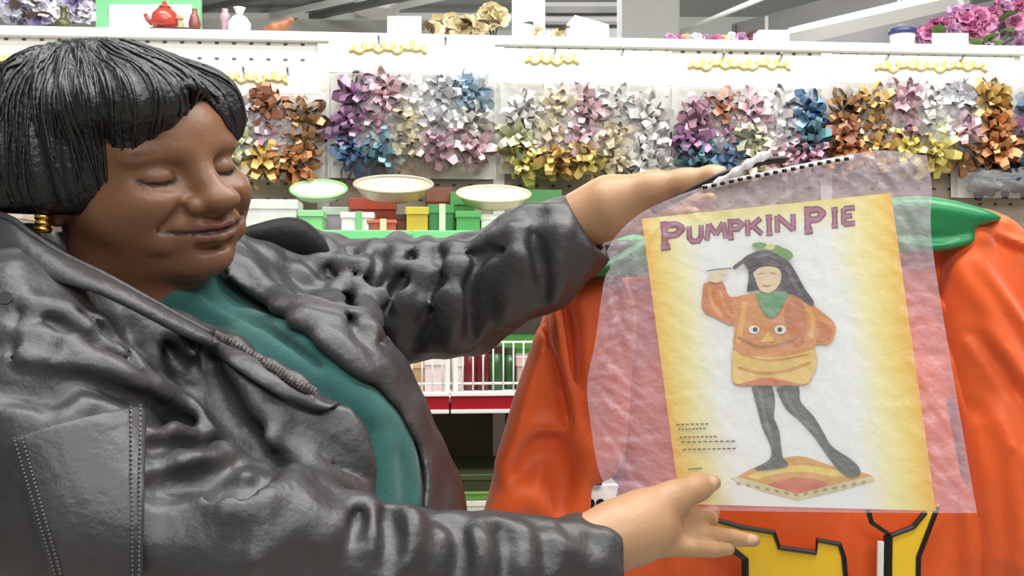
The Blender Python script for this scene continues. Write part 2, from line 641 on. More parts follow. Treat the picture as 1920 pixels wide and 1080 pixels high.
# shelves of the display fixture
m_green_lip = pbr('green_shelf_edge', srgb(120, 214, 140), .4, noise=.08, nscale=10)
m_red_lip = pbr('red_price_rail', srgb(168, 28, 42), .35, noise=.1, nscale=12)
m_shelf = pbr('shelf_plank', srgb(205, 204, 196), .5, noise=.06, nscale=8)
m_back = pbr('shelf_back_board', srgb(104, 98, 86), .7, noise=.2, nscale=10)
SH1 = CAMZ + (540 - 436) / FPX * 2.0          # height of the shelf with the green edge
SH2 = CAMZ + (540 - 742) / FPX * 1.93
SH3 = 0.94
xa, xb = wx(300), wx(1230)


def shelf(z, dep, x0, x1, lip_mat, lip_h, name):
    e = empty(name, (0, WALL_Y0, z), WALL_A)
    e['kind'] = 'structure'
    mb = MB(); mb.box((x0, -dep, -.012), (x1, 0, 0), bev=.002); mb.build('plank', m_shelf, e, world=False)
    step = (x1 - x0) / 2
    for i in range(2):
        mb = MB(); mb.box((x0 + i * step, -dep - .008, -lip_h + .001), (x0 + (i + 1) * step - .003, -dep - .0005, .003), bev=.002)
        r = mb.build('rail', lip_mat, e, world=False)
        if lip_mat is m_red_lip:
            for zz in (.001, -lip_h - .004):
                mb = MB(); mb.box((x0 + i * step, -dep - .012, zz), (x0 + (i + 1) * step - .003, -dep - .001, zz + .007), bev=.001)
                mb.build('rail_edge', m_white, e, world=False)
    return e


shelf(SH1, .27, xa, xb, m_green_lip, .016, 'shelf')
shelf(SH2, .34, wx(845, 740, .34) - .9, wx(845, 740, .34) + .9, m_red_lip, .026, 'shelf')
shelf(SH3, .38, xa - .3, xb + .6, m_red_lip, .026, 'shelf')
setp(wall_part(lambda m: m.box((xa - .3, -.004, .2), (xb, .0, SH1 + .03)), 'wall_shelf_back', m_back), kind='structure')

# ================================================================ the woman
# head frame: x forward, y to her left, z up
HD = dict(y=-0.6347637, p=0.07597523, r=0.24980772, s=0.92612361, k=1.34204026)
HC = np.array([-0.41840645, 1.15, CAMZ + 0.13307288])


def _rot(y, p, r):
    cy, sy, cp, sp, cr, sr = math.cos(y), math.sin(y), math.cos(p), math.sin(p), math.cos(r), math.sin(r)
    return (np.array([[cy, -sy, 0], [sy, cy, 0], [0, 0, 1]]) @ np.array([[cp, 0, sp], [0, 1, 0], [-sp, 0, cp]])
            @ np.array([[1, 0, 0], [0, cr, -sr], [0, sr, cr]]))


HR = _rot(HD['y'], HD['p'], HD['r'])
HS = np.array([HD['k'], 1, 1])


def head_to_world(p):
    return (np.atleast_2d(p) * HD['s']) @ HR.T * HS + HC


def world_to_head(p):
    return ((p - HC) / HS) @ HR / HD['s']


def in_head(F):
    return lambda p: F(world_to_head(p)) * HD['s']


m_skin = pbr('skin', (1, 1, 1, 1), 0.42, spec=0.45, bump=0.06, bscale=220)
_nt = m_skin.node_tree
_va = _nt.nodes.new('ShaderNodeVertexColor'); _va.layer_name = 'tint'
_nt.links.new(_va.outputs[0], _nt.nodes['Principled BSDF'].inputs['Base Color'])
m_leather = pbr('black_leather', srgb(56, 53, 55), 0.46, spec=0.7, noise=0.35, nscale=9, bump=0.18, bscale=80)
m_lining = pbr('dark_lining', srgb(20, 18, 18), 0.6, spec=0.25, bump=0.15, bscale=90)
m_shirt = pbr('teal_knit', srgb(44, 92, 88), 0.8, spec=0.25, noise=0.12, nscale=40, bump=0.12, bscale=260, sheen=.3)
m_hair = pbr('black_hair', srgb(24, 22, 22), 0.36, spec=0.6, bump=0.25, bscale=160)
m_gold = pbr('gold', srgb(226, 180, 96), 0.22, metal=1.0)

HF = Field()
HF.ell((-.012, 0, .03), (.1, .078, .095))
HF.ell((.03, 0, -.03), (.066, .066, .085), .03)
HF.ell((.05, 0, .03), (.047, .06, .052), .03)                  # forehead
for s in (-1, 1):
    HF.ell((.046, s * .038, -.052), (.042, .036, .042), .03)     # full cheeks
    HF.ell((.071, s * .0385, -.034), (.026, .025, .022), .018)    # raised cheek of the smile
HF.ell((.036, 0, -.092), (.05, .052, .036), .03)                 # jaw
HF.ell((.014, 0, -.112), (.055, .06, .034), .03)                 # soft underchin
HF.ell((.078, 0, -.108), (.021, .026, .02), .022)                # chin
for s in (-1, 1):
    HF.ell((.1, s * .034, -.004), (.021, .021, .0135), .018, True)   # eye socket
    HF.ell((.077, s * .033, -.008), (.0165, .0185, .0135), .006)     # closed-down lid over the eyeball
    HF.line([(.0862, s * .0185, -.0122), (.0905, s * .026, -.0148), (.0912, s * .034, -.0156), (.088, s * .0425, -.0148), (.081, s * .0505, -.0115)], [.0016, .0018, .0018, .0017, .0014], .002, True)  # lid line
    HF.cone((.087, s * .018, -.0195), (.079, s * .046, -.022), .0035, .003, .008)           # lower lid
    HF.cone((.088, s * .014, .0155), (.078, s * .052, .017), .0075, .006, .016)             # brow
HF.ell((.082, 0, -.068), (.022, .036, .027), .02)                # muzzle
HF.cone((.088, 0, .01), (.112, 0, -.034), .0085, .0125, .014)    # nose bridge
HF.ell((.115, 0, -.039), (.015, .0175, .013), .01)             # tip
for s in (-1, 1):
    HF.ell((.1005, s * .0185, -.043), (.0135, .0115, .0108), .004)
    HF.ell((.108, s * .009, -.0535), (.006, .0045, .004), .003, True)
    HF.cone((.0985, s * .0285, -.044), (.088, s * .0425, -.062), .0012, .0006, .014, True)      # smile fold
    HF.ell((.077, s * .040, -.082), (.0105, .011, .010), .010)    # dimple side bulge
# lips
for s in (-1, 1):
    HF.chain([((.1065, 0, -.0675), .0056), ((.1025, s * .013, -.0672), .0054), ((.0835, s * .036, -.0695), .0028)], .004)
    HF.chain([((.1035, 0, -.0805), .0072), ((.0995, s * .013, -.0795), .0066), ((.083, s * .034, -.0725), .0028)], .004)


def surf(y, z):
    """x of the face surface"""
    xs = np.arange(.13, .03, -.0004)
    v = HF(np.stack([xs, np.full_like(xs, y), np.full_like(xs, z)], 1))
    return xs[np.nonzero(v < 0)[0][0]]


MOUTH = [(surf(y, z) - .0006, -y, z) for y, z in ((0, -.0735), (.008, -.0735), (.016, -.0733), (.024, -.0724), (.032, -.071), (.039, -.069), (.044, -.0665), (.047, -.064))]
for s in (-1, 1):
    HF.line([(x, s * y, z) for x, y, z in MOUTH], [.0024, .0024, .0024, .0024, .0024, .0022, .0016, .0008], .0022, True)
HF.cone((.1095, 0, -.056), (.1125, 0, -.063), .0022, .0022, .005, True)
HF.cone((.096, -.012, -.091), (.096, .012, -.091), .004, .004, .012, True)                  # below the lip
for s in (-1, 1):
    HF.ell((-.012, s * .08, -.012), (.022, .009, .034), .006)    # ears
    HF.ell((-.004, s * .078, -.046), (.009, .006, .012), .006)


BF = Field()
_hb = head_to_world(np.array([(x, y, z) for x in (-.12, .14) for y in (-.1, .1) for z in (-.16, .14)]))
BF.fn(in_head(HF), _hb.min(0), _hb.max(0), .02)
nb_top, nb_bot = head_to_world((-.02, 0, -.07))[0], P(285, 600, 1.2)
BF.cone(nb_top, nb_bot, .058, .066, .03)
BF.chain([(nb_bot, .07), (P(370, 720, 1.23), .09), (P(540, 1000, 1.21), .1)], .03)
# her right arm and hand (nearest the camera)
BF.chain([(P(330, 660, 1.22), .05), (P(50, 665, 1.06), .05), (P(190, 965, .99), .042), (P(700, 1055, 1.01), .034),
          (P(1120, 1022, 1.10), .0285)], .02)
BF.chain([(P(1120, 1020, 1.10), .029), (P(1165, 1000, 1.11), .032), (P(1212, 986, 1.126), .0325), (P(1238, 992, 1.136), .0205)], .02)
BF.chain([(P(1205, 962, 1.12), .021), (P(1262, 934, 1.13), .0165), (P(1308, 914, 1.145), .0128), (P(1338, 905, 1.156), .0085)], .012)
FINGER_NEAR = [
    [(1236, 967, 1.14, .0142), (1276, 962, 1.168, .0114), (1289, 957, 1.2, .0104), (1298, 948, 1.222, .0085)],
    [(1244, 984, 1.142, .0142), (1298, 977, 1.16, .0118), (1327, 974, 1.184, .0112), (1335, 962, 1.212, .0094)],
    [(1246, 1002, 1.138, .0142), (1316, 1002, 1.152, .0116), (1372, 1009, 1.168, .0096), (1414, 1013, 1.18, .0074)],
    [(1236, 1020, 1.124, .013), (1296, 1026, 1.126, .0102), (1338, 1030, 1.136, .0088), (1366, 1030, 1.146, .007)]]
for fi in FINGER_NEAR:
    BF.chain([(P(x, y, d), r) for x, y, d, r in fi], .003, k0=.008)
# her left arm and hand (reaching to the top of the bag)
BF.chain([(P(330, 660, 1.24), .05), (P(600, 560, 1.38), .05), (P(860, 555, 1.34), .042), (P(1000, 490, 1.31), .035),
          (P(1095, 410, 1.29), .03)], .02)
BF.chain([(P(1095, 408, 1.29), .0305), (P(1145, 388, 1.277), .034), (P(1200, 375, 1.268), .028)], .02)
BF.chain([(P(1150, 378, 1.262), .026), (P(1222, 353, 1.245), .019), (P(1285, 341, 1.228), .0138), (P(1335, 329, 1.217), .0102), (P(1352, 323, 1.214), .007)], .012)
FINGER_FAR = [
    [(1205, 366, 1.272, .0145), (1265, 360, 1.288, .012), (1315, 345, 1.287, .0098), (1345, 333, 1.272, .008)],
    [(1202, 384, 1.274, .0145), (1262, 386, 1.292, .012), (1308, 380, 1.285, .0098), (1332, 373, 1.266, .008)],
    [(1190, 400, 1.275, .014), (1245, 407, 1.287, .0115), (1285, 405, 1.278, .0095), (1302, 400, 1.26, .0078)],
    [(1172, 412, 1.277, .013), (1215, 428, 1.281, .0102), (1242, 432, 1.273, .0085), (1254, 428, 1.258, .007)]]
for fi in FINGER_FAR:
    BF.chain([(P(x, y, d), r) for x, y, d, r in fi], .004, k0=.01)

woman = empty('person', tuple(P(420, 1400, 1.2)), 0,
              'woman in black leather jacket holding up a packaged costume with both hands', 'person')
body, BV = grow('body', BF, .0028, m_skin, woman, smooth=1)

# skin tones: darker brow and lash lines, mauve lips, hands tinted paler for the brighter light on them
hp = world_to_head(BV)
face = np.array(srgb(122, 84, 60)[:3]); hand = np.array(srgb(176, 136, 102)[:3]); lip = np.array(srgb(112, 60, 60)[:3])
dark = np.array(srgb(34, 22, 18)[:3])


def seg(p, a, b):
    a, b = np.array(a), np.array(b); ba = b - a
    t = np.clip(((p - a) @ ba) / (ba @ ba), 0, 1)
    return np.linalg.norm(p - a - t[:, None] * ba, axis=1)


def blend(c, m, col): return c * (1 - m[:, None]) + col * m[:, None]


col = np.tile(face, (len(BV), 1))
hand_lit = np.clip((BV[:, 0] - .02) / .05, 0, 1)
col = blend(col, hand_lit, hand)
ld = np.minimum(np.minimum(seg(hp, (.107, 0, -.0675), (.1025, -.012, -.0668)), seg(hp, (.1025, -.012, -.0668), (.086, -.031, -.0715))),
                np.minimum(seg(hp, (.1035, 0, -.0795), (.0995, -.012, -.0785)), seg(hp, (.0995, -.012, -.0785), (.085, -.029, -.0742))))
hm = hp.copy(); hm[:, 1] = -np.abs(hm[:, 1])
ld = np.minimum(np.minimum(seg(hm, (.107, 0, -.0675), (.1025, -.013, -.0672)), seg(hm, (.1025, -.013, -.0672), (.0835, -.036, -.0695))),
                np.minimum(seg(hm, (.1035, 0, -.0805), (.0995, -.013, -.0795)), seg(hm, (.0995, -.013, -.0795), (.083, -.034, -.0725))))
ishead = hp[:, 0] < .2
col = blend(col, np.clip((.008 - ld) / .0025, 0, 1) * ishead * .9, lip)
sd = np.min([seg(hm, a_, b_) for a_, b_ in zip(MOUTH[:-1], MOUTH[1:])], 0)
col = blend(col, np.clip((.0034 - sd) / .0014, 0, 1) * .85, np.array(srgb(44, 24, 22)[:3]))
bd = seg(hm, (.096, -.014, .0185), (.084, -.052, .0205))
col = blend(col, np.clip((.006 - bd) / .003, 0, 1) * .55, dark)
ed = np.min([seg(hm, a_, b_) for a_, b_ in zip([(.0862, -.0185, -.0122), (.0905, -.026, -.0148), (.0912, -.034, -.0156), (.088, -.0425, -.0148)], [(.0905, -.026, -.0148), (.0912, -.034, -.0156), (.088, -.0425, -.0148), (.080, -.0525, -.0105)])], 0)
col = blend(col, np.clip((.0038 - ed) / .0018, 0, 1) * .95, dark)
for nx_, ny_, nd_ in ((1333, 902, 1.147), (1347, 321, 1.207), (1408, 1011, 1.172)):          # nails
    col = blend(col, np.clip((.0068 - np.linalg.norm((BV - P(nx_, ny_, nd_)) * [.8, .7, 1.2], axis=1)) / .0015, 0, 1) * .6, np.array(srgb(226, 184, 164)[:3]))
ca = body.data.color_attributes.new('tint', 'FLOAT_COLOR', 'POINT')
ca.data.foreach_set('color', np.c_[col, np.ones(len(col))].astype(np.float32).ravel())

# ---------------------------------------------------------------- hair
GF = Field()
GF.ell((-.022, 0, .036), (.122, .098, .108))
GF.ell((-.045, 0, -.005), (.095, .098, .085), .03)
for s in (-1, 1):
    GF.ell((-.01, s * .066, -.005), (.058, .036, .06), .02)
GF.ell((.058, -.03, .075), (.055, .06, .042), .02)               # swept fringe
GF.ell((.042, .06, .055), (.042, .034, .05), .02)                # lock over the far temple
CROWN = np.array([-.05, 0, .2])


def strand(p):
    v = p - CROWN
    a = np.arctan2(v[:, 1], v[:, 0]); rho = np.linalg.norm(v[:, :2], axis=1) - v[:, 2] * .6
    s = np.zeros(len(p))
    for n_, ph, cr, am in ((17, .3, 14, .0016), (29, 1.7, -18, .0016), (43, 4.1, 25, .0012), (61, 2.2, -30, .001), (83, .9, 22, .0007)):
        s += am * np.sin(n_ * a + ph + cr * rho)
    return s


GF.warp(strand, (-1, -1, -1), (1, 1, 1))
_face_win = slab([(347, 166), (352, 205), (338, 232), (290, 262), (250, 296), (236, 345), (205, 383), (150, 404), (60, 402), (-60, 398), (-200, 395),
                  (-200, 700), (700, 700), (700, 285), (432, 268), (424, 248), (408, 216), (388, 190), (368, 174)], .95, .31, .002)
_hairw = in_head(GF)
GW = Field()
_gb = head_to_world(np.array([(x, y, z) for x in (-.16, .13) for y in (-.13, .13) for z in (-.12, .16)]))
GW.fn(_hairw, _gb.min(0), _gb.max(0), .01)
GW.fn(_face_win, _gb.min(0), _gb.max(0), .008, True)
hair, _ = grow('hair', GW, .0028, m_hair, woman, smooth=0)

# loose locks lying on the hair, from the crown to the hem
lk = MB()
for i in range(260):
    a = RNG.uniform(-math.pi, math.pi)
    dirv = np.array([math.cos(a), math.sin(a)])
    pts = []
    w0 = RNG.uniform(-.25, .25)
    t0 = RNG.uniform(.1, .5); t1 = t0 + RNG.uniform(.35, .7)
    for t in np.linspace(t0, t1, 9):
        el = math.pi / 2 - t * 2.0
        aa = a + w0 * t
        d = np.array([math.cos(el) * math.cos(aa), math.cos(el) * math.sin(aa), math.sin(el)])
        o = np.array([-.025, 0, .03])
        ss = np.arange(.05, .16, .0015)
        q = head_to_world(o + ss[:, None] * d)
        v = GW(q)
        j = np.nonzero(v < 0)[0]
        if len(j) == 0: break
        pts.append(head_to_world(o + (ss[j[-1]] + .0012) * d)[0])
    if len(pts) < 4: continue
    if max(np.linalg.norm(pts[i_ + 1] - pts[i_]) for i_ in range(len(pts) - 1)) > .05: continue
    n = len(pts); r = RNG.uniform(.0012, .0026)
    lk.tube(smooth_path(pts, 2), [r * (math.sin(math.pi * min(1, (k + .6) / (2 * n - 1))) ** .6 + .05) for k in range(2 * n - 1)], 5)
setp(lk.build('hair_strands', m_hair, woman, smooth=True), kind='stuff')

# ---------------------------------------------------------------- earring
el = head_to_world((-.002, -.089, -.052))[0]
el = P(81, 419, el[1] - .004)
ear = empty('earring', tuple(el))
ear.parent = woman; ear.matrix_parent_inverse = PMI[woman.name]
bpy.data.objects.remove(ear)
er = MB()
for kz in (-1, 0, 1):
    er.lathe([(.001, -.0035), (.0068, -.0033), (.0085, -.0016), (.0085, .0016), (.0068, .0033), (.001, .0035)], (el[0], el[1], el[2] + kz * .0064), 16)
er.build('earring', m_gold, woman, smooth=True)

# ---------------------------------------------------------------- shirt
TF = Field()
TF.cone(P(330, 650, 1.25), P(560, 1000, 1.21), .11, .168, .03)
TF.cone(P(560, 1000, 1.21), P(600, 1400, 1.2), .168, .17, .03)
TF.ell(P(560, 800, 1.16), (.12, .09, .12), .05)
TF.cone(P(300, 590, 1.2), P(330, 650, 1.22), .075, .1, .03)
SB = Field(); SB.ops = list(TF.ops)
SH = Field(); SH.ops = list(TF.ops)
folds(SH, SB, [([(330, 560), (420, 590), (520, 650), (620, 720), (690, 780)], .008, .02),
               ([(470, 590), (580, 660), (670, 740), (730, 830)], .007, .02),
               ([(680, 740), (735, 790), (765, 860), (775, 950)], .008, .02),
               ([(715, 830), (725, 900), (728, 980)], .006, .02)], False)
folds(SH, SB, [([(390, 560), (500, 620), (600, 690)], .005, .015)], True)
SH.fn(lambda p: np.linalg.norm(p - nb_bot - np.clip(((p - nb_bot) @ (nb_top - nb_bot)) / ((nb_top - nb_bot) @ (nb_top - nb_bot)), -.2, 1.3)[:, None] * (nb_top - nb_bot), axis=1) - .069,
      np.minimum(nb_bot, nb_top) - .08, np.maximum(nb_bot, nb_top) + .08, .006, True)
shirt, _ = grow('shirt', SH, .005, m_shirt, woman, lo=P(150, 480, 1.2) - [.1, .25, 0] - np.array([0, 0, .5]), hi=P(900, 480, 1.2) + [.1, .25, .05])
nl = smooth_path([P(298, 553, 1.135), P(330, 545, 1.125), P(370, 530, 1.13), P(402, 512, 1.15)], 5)

# ---------------------------------------------------------------- jacket
JB = Field()
inf = .016
JB.cone(P(330, 650, 1.25), P(560, 1000, 1.21), .11 + inf, .168 + inf, .03)
JB.cone(P(560, 1000, 1.21), P(600, 1400, 1.2), .168 + inf, .17 + inf, .03)
JB.ell(P(560, 800, 1.16), (.12 + inf, .09 + inf, .12 + inf), .05)
JB.cone(P(330, 650, 1.24), P(60, 640, 1.13), .11, .11, .05)                     # near shoulder yoke
JB.cone(P(250, 700, 1.14), P(380, 860, 1.1), .085, .08, .05)                    # near front
JB.cone(P(420, 580, 1.3), P(580, 545, 1.38), .1, .075, .05)                     # far shoulder
JB.cone(P(50, 650, 1.18), P(100, 1100, 1.22), .13, .16, .05)                    # back
JB.chain([(P(560, 560, 1.38), .08), (P(720, 570, 1.36), .078), (P(860, 555, 1.34), .071), (P(1000, 490, 1.31), .06), (P(1060, 452, 1.298), .049), (P(1145, 396, 1.28), .040)], .025)
JK = Field(); JK.ops = list(JB.ops)
# the open front, cut back to the shirt
_open = [(250, 540), (330, 520), (402, 505), (500, 568), (600, 638), (680, 703), (742, 770), (776, 830), (794, 900), (799, 970), (799, 1300),
         (712, 1300), (713, 950), (703, 860), (688, 800), (655, 762), (610, 745), (560, 702), (480, 652), (390, 604), (300, 560)]
_of = slab(_open, 1.0, .235, .002)
JK.fn(_of, P(200, 1300, 1.3), P(850, 480, 1.0) + [.1, .3, .1], .008, True)
JK.ops[-1] = (_of, np.array([-1.2, .7, .4]), np.array([.2, 1.5, 1.7]), .008, True)
# neck hole
JK.cone(head_to_world((-.02, 0, -.02))[0], P(300, 590, 1.19), .09, .085, .012, True)
_n0 = len(JB.ops)
JB.chain([(P(40, 655, 1.06), .098), (P(110, 820, 1.0), .092), (P(190, 975, .98), .09), (P(450, 1042, .985), .08),
          (P(700, 1062, 1.01), .0565), (P(900, 1064, 1.05), .0505), (P(1170, 1052, 1.11), .047)], .02)
JK.ops += JB.ops[_n0:]
ridges = [
    # near shoulder and front
    ([(60, 575), (130, 590), (200, 625), (262, 690)], .010, .02), ([(90, 625), (160, 660), (240, 720), (330, 770)], .012, .025),
    ([(215, 565), (270, 620), (320, 690), (390, 760)], .012, .025), ([(285, 590), (340, 650), (395, 730), (455, 810), (520, 880)], .013, .025),
    ([(40, 660), (140, 695), (260, 728), (370, 770)], .009, .018), ([(340, 640), (420, 700), (500, 780), (560, 850)], .012, .03),
    # near sleeve at the elbow
    ([(282, 815), (350, 818), (430, 826), (500, 850)], .012, .018), ([(285, 890), (370, 880), (440, 852), (520, 878), (545, 905)], .013, .018),
    ([(385, 925), (410, 943), (445, 960), (500, 945), (560, 912), (606, 898), (650, 912)], .015, .02),
    ([(480, 1050), (540, 1005), (590, 950), (628, 905)], .013, .02), ([(600, 1020), (640, 985), (668, 940)], .014, .02),
    ([(690, 945), (705, 985), (700, 1030)], .011, .018), ([(760, 960), (775, 1010), (765, 1060)], .010, .02),
    ([(900, 985), (895, 1030), (905, 1080)], .010, .02), ([(980, 985), (990, 1030), (985, 1080)], .007, .015),
    ([(1035, 985), (1045, 1030), (1040, 1080)], .007, .012), 
    # far sleeve
    ([(560, 500), (585, 540), (600, 580), (606, 620)], .009, .02), ([(590, 470), (618, 510), (636, 560), (642, 620)], .010, .02),
    ([(600, 446), (645, 490), (670, 545), (678, 610)], .014, .02), ([(700, 458), (690, 500), (680, 560), (690, 620)], .011, .018),
    ([(746, 446), (756, 480), (735, 530), (708, 585), (694, 640)], .013, .018), ([(800, 452), (785, 505), (755, 570), (735, 630), (760, 668)], .014, .018),
    ([(845, 450), (850, 520), (825, 590), (800, 650)], .012, .02), ([(942, 420), (895, 475), (855, 527), (845, 600), (850, 650)], .014, .025),
    ([(985, 400), (975, 460), (960, 520), (945, 600)], .012, .03), ([(1040, 395), (1050, 440), (1060, 500), (1040, 560)], .010, .02),
    # far front panel
    ([(440, 480), (520, 545), (600, 620), (690, 700)], .009, .025),
]
grooves = [
    ([(95, 600), (150, 632), (200, 662), (245, 692)], .007, .012), ([(130, 586), (185, 615), (225, 650), (250, 690)], .007, .012),
    ([(20, 693), (120, 712), (230, 735), (305, 765)], .008, .012), ([(0, 735), (70, 735), (150, 728)], .012, .02),
    ([(300, 640), (350, 700), (400, 770), (450, 825), (500, 858)], .011, .018), ([(378, 655), (416, 740), (470, 830), (535, 888)], .011, .018),
    ([(280, 778), (330, 795), (380, 802)], .010, .012), ([(282, 838), (380, 838), (470, 842)], .008, .01),
    ([(278, 915), (340, 905), (400, 888), (440, 872)], .014, .014), ([(395, 905), (440, 912), (500, 905)], .010, .012),
    ([(405, 935), (455, 940), (505, 925)], .008, .012),
    ([(655, 1015), (666, 985), (670, 965)], .007, .012),
    ([(815, 970), (850, 985), (868, 1030), (862, 1075)], .009, .012), ([(730, 965), (735, 1010), (725, 1060)], .008, .014),
    ([(945, 990), (950, 1030), (945, 1080)], .007, .012), 
    ([(612, 500), (634, 525), (650, 560), (656, 610)], .005, .012),
    ([(655, 470), (668, 520), (690, 560)], .007, .012), ([(708, 480), (710, 505), (697, 545), (692, 590)], .007, .012),
    ([(771, 480), (768, 505), (745, 540), (722, 590), (712, 640)], .0075, .012), ([(821, 470), (835, 500), (830, 545), (805, 600), (780, 640)], .008, .012),
    ([(915, 465), (885, 515), (878, 580), (885, 630)], .008, .014), ([(1000, 440), (1015, 500), (1020, 560)], .009, .015),
    # seams
    ([(58, 534), (36, 575), (24, 630), (22, 680)], .003, .004),
    ([(430, 790), (480, 812), (560, 855), (640, 880), (690, 895)], .003, .004), ([(880, 478), (920, 474), (960, 474)], .004, .005),
]
folds(JK, JB, ridges, False)
folds(JK, JB, grooves, True)


def wob(p):
    x, y, z = p[:, 0], p[:, 1], p[:, 2]
    return .0016 * np.sin(38 * x + 22 * z + 9 * np.sin(17 * y + 11 * z)) + .0012 * np.sin(61 * z - 33 * x + 4 * np.sin(40 * x)) + .0008 * np.sin(90 * y + 80 * x * z)


JK.warp(wob, (-3, 0, 0), (3, 3, 3))
# cuffs: flat ends with a hollow mouth


def cuff(c, d, rr, inner):
    c, d = np.array(c), np.array(d, float); d /= np.linalg.norm(d)
    f = lambda p: np.maximum(-((p - c) @ d), np.linalg.norm(p - c, axis=1) - .14)
    JK.fn(f, c - .15, c + .15, .004, True)
    JK.cone(c - d * .02, c + d * .05, inner, inner, .004, True)


near_dir = P(1170, 1052, 1.11) - P(900, 1064, 1.05)
far_dir = P(1145, 396, 1.28) - P(1000, 490, 1.31)
cuff(P(1133, 1052, 1.102), near_dir + np.array([0, 0, -.012]), .05, .036)
cuff(P(1103, 424, 1.29), far_dir, .045, .032)
jlo, jhi = JB.bounds()
jlo[2] = 0.98
jacket, _ = grow('jacket', JK, .0042, m_leather, woman, lo=jlo, hi=jhi, smooth=1)

# collar standing round the near side of the neck
top = [(-70, 395, 1.18), (8, 404, 1.10), (60, 440, 1.065), (120, 478, 1.045), (190, 512, 1.035), (262, 552, 1.04), (330, 590, 1.055), (400, 628, 1.07)]
bot = [(-70, 500, 1.12), (0, 505, 1.06), (60, 520, 1.025), (125, 535, 1.01), (190, 555, 1.01), (262, 590, 1.022), (335, 628, 1.04), (402, 655, 1.062)]
rowsA = [[P(*t) for t in smooth_path(top, 3)], [P(*(np.array(a) * .5 + np.array(b) * .5 - [0, 0, .012])) for a, b in zip(smooth_path(top, 3), smooth_path(bot, 3))],
         [P(*t) for t in smooth_path(bot, 3)]]
collar = sheet('collar', rowsA, m_leather, woman, .007, 2)
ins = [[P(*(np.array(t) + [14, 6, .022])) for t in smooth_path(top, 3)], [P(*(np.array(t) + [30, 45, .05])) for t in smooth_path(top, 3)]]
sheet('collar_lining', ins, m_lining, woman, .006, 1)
edge = MB(); edge.tube([P(*(np.array(t) + [1, 1, -.004])) for t in smooth_path(top, 4)], .0035, 8)
edge.build('collar_piping', m_leather, woman, smooth=True)
# lapel with ribbed inner strip along the open front
lap = smooth_path([(330, 585), (400, 625), (480, 668), (550, 715), (612, 748), (640, 756)], 4)
lap2 = smooth_path([(322, 612), (390, 655), (455, 702), (520, 742), (578, 766), (610, 770)], 4)
rr = []
for off in np.linspace(0, 1, 4):
    row = []
    for a, b in zip(lap, lap2):
        x, y = a * (1 - off) + b * off
        h = ray_hit(x, y, JK, .8, 1.4)
        row.append(P(x, y, min(h[1], 1.13) - .008 - .006 * math.sin(math.pi * off)))
    rr.append(row)
sheet('lapel', rr, m_leather, woman, .005, 2)
rib_m = pbr('ribbed_facing', srgb(112, 104, 104), .5, noise=.5, nscale=130, bump=.6, bscale=160)
rf = MB()
path = smooth_path([(408, 622), (480, 662), (550, 705), (612, 740)], 12)
for i, (x, y) in enumerate(path):
    tx, ty = np.array(path[min(i + 1, len(path) - 1)]) - np.array(path[max(i - 1, 0)])
    L = math.hypot(tx, ty); nx, ny = -ty / L, tx / L
    wv = 11 + 7 * i / len(path)
    h = ray_hit(x, y, JK, .8, 1.4)[1]
    dd = min(h, 1.13) - .018
    rf.tube([P(x - nx * 2, y - ny * 2, dd), P(x + nx * wv, y + ny * wv, dd - .001)], .0024, 6)
setp(rf.build('lapel_ribbing', rib_m, woman, smooth=True), kind='stuff')
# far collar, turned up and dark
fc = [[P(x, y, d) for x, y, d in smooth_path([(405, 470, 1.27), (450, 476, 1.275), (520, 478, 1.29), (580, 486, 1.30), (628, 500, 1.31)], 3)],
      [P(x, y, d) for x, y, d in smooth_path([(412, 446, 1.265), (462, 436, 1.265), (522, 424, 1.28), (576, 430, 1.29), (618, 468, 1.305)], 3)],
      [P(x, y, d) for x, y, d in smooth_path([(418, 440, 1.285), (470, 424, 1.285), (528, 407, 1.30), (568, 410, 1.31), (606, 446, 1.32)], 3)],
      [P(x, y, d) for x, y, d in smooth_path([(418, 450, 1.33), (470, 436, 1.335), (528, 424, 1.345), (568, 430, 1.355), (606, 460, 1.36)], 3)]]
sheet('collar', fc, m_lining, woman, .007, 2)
# sleeve flap with double stitching
fl = []
ft, fb = [(14, 824), (100, 795), (190, 772), (276, 757)], [(105, 1110), (165, 1110), (215, 1110), (268, 1110)]
for v in np.linspace(0, 1, 9):
    row = []
    for u in np.linspace(0, 1, 9):
        T_, B_ = np.array([np.interp(u * 3, range(4), [q[i] for q in ft]) for i in (0, 1)]), np.array([np.interp(u * 3, range(4), [q[i] for q in fb]) for i in (0, 1)])
        x, y = T_ * (1 - v) + B_ * v
        h = ray_hit(x, min(y, 1120), JB, .7, 1.3)[1]
        row.append([x, y, h])
    fl.append(row)
fl = np.array(fl)
fl[:, :, 2] = np.minimum(fl[:, :, 2], 1.0) - .016
for _ in range(3):
    fl[1:-1, :, 2] = (fl[:-2, :, 2] + fl[1:-1, :, 2] + fl[2:, :, 2]) / 3
flap = sheet('sleeve_flap', [[P(*c) for c in r] for r in fl], m_leather, woman, .006, 2)
st = MB()
for uu in (.045, .10, .88, .95):
    col_ = [np.array([np.interp(uu * 8, range(9), fl[i, :, c]) for c in range(3)]) for i in range(9)]
    pth = smooth_path(col_, 10)
    for i in range(0, len(pth) - 1, 2):
        st.tube([P(*(pth[i] - [0, 0, .0042])), P(*(pth[i + 1] - [0, 0, .0042]))], .0011, 5)
m_stitch = pbr('stitch_thread', srgb(92, 90, 92), .6)
sob = st.build('stitching', m_stitch, flap, world=False); setp(sob, kind='stuff')
sob.matrix_parent_inverse = Matrix()
# snap on the shoulder tab
sn = MB(); c = ray_hit(14, 558, JK)
sn.tube([c + [0, .004, 0], c + [0, -.004, 0]], .006, 14)
sn.build('snap', pbr('dull_chrome', srgb(150, 150, 150), .25, metal=1), woman)

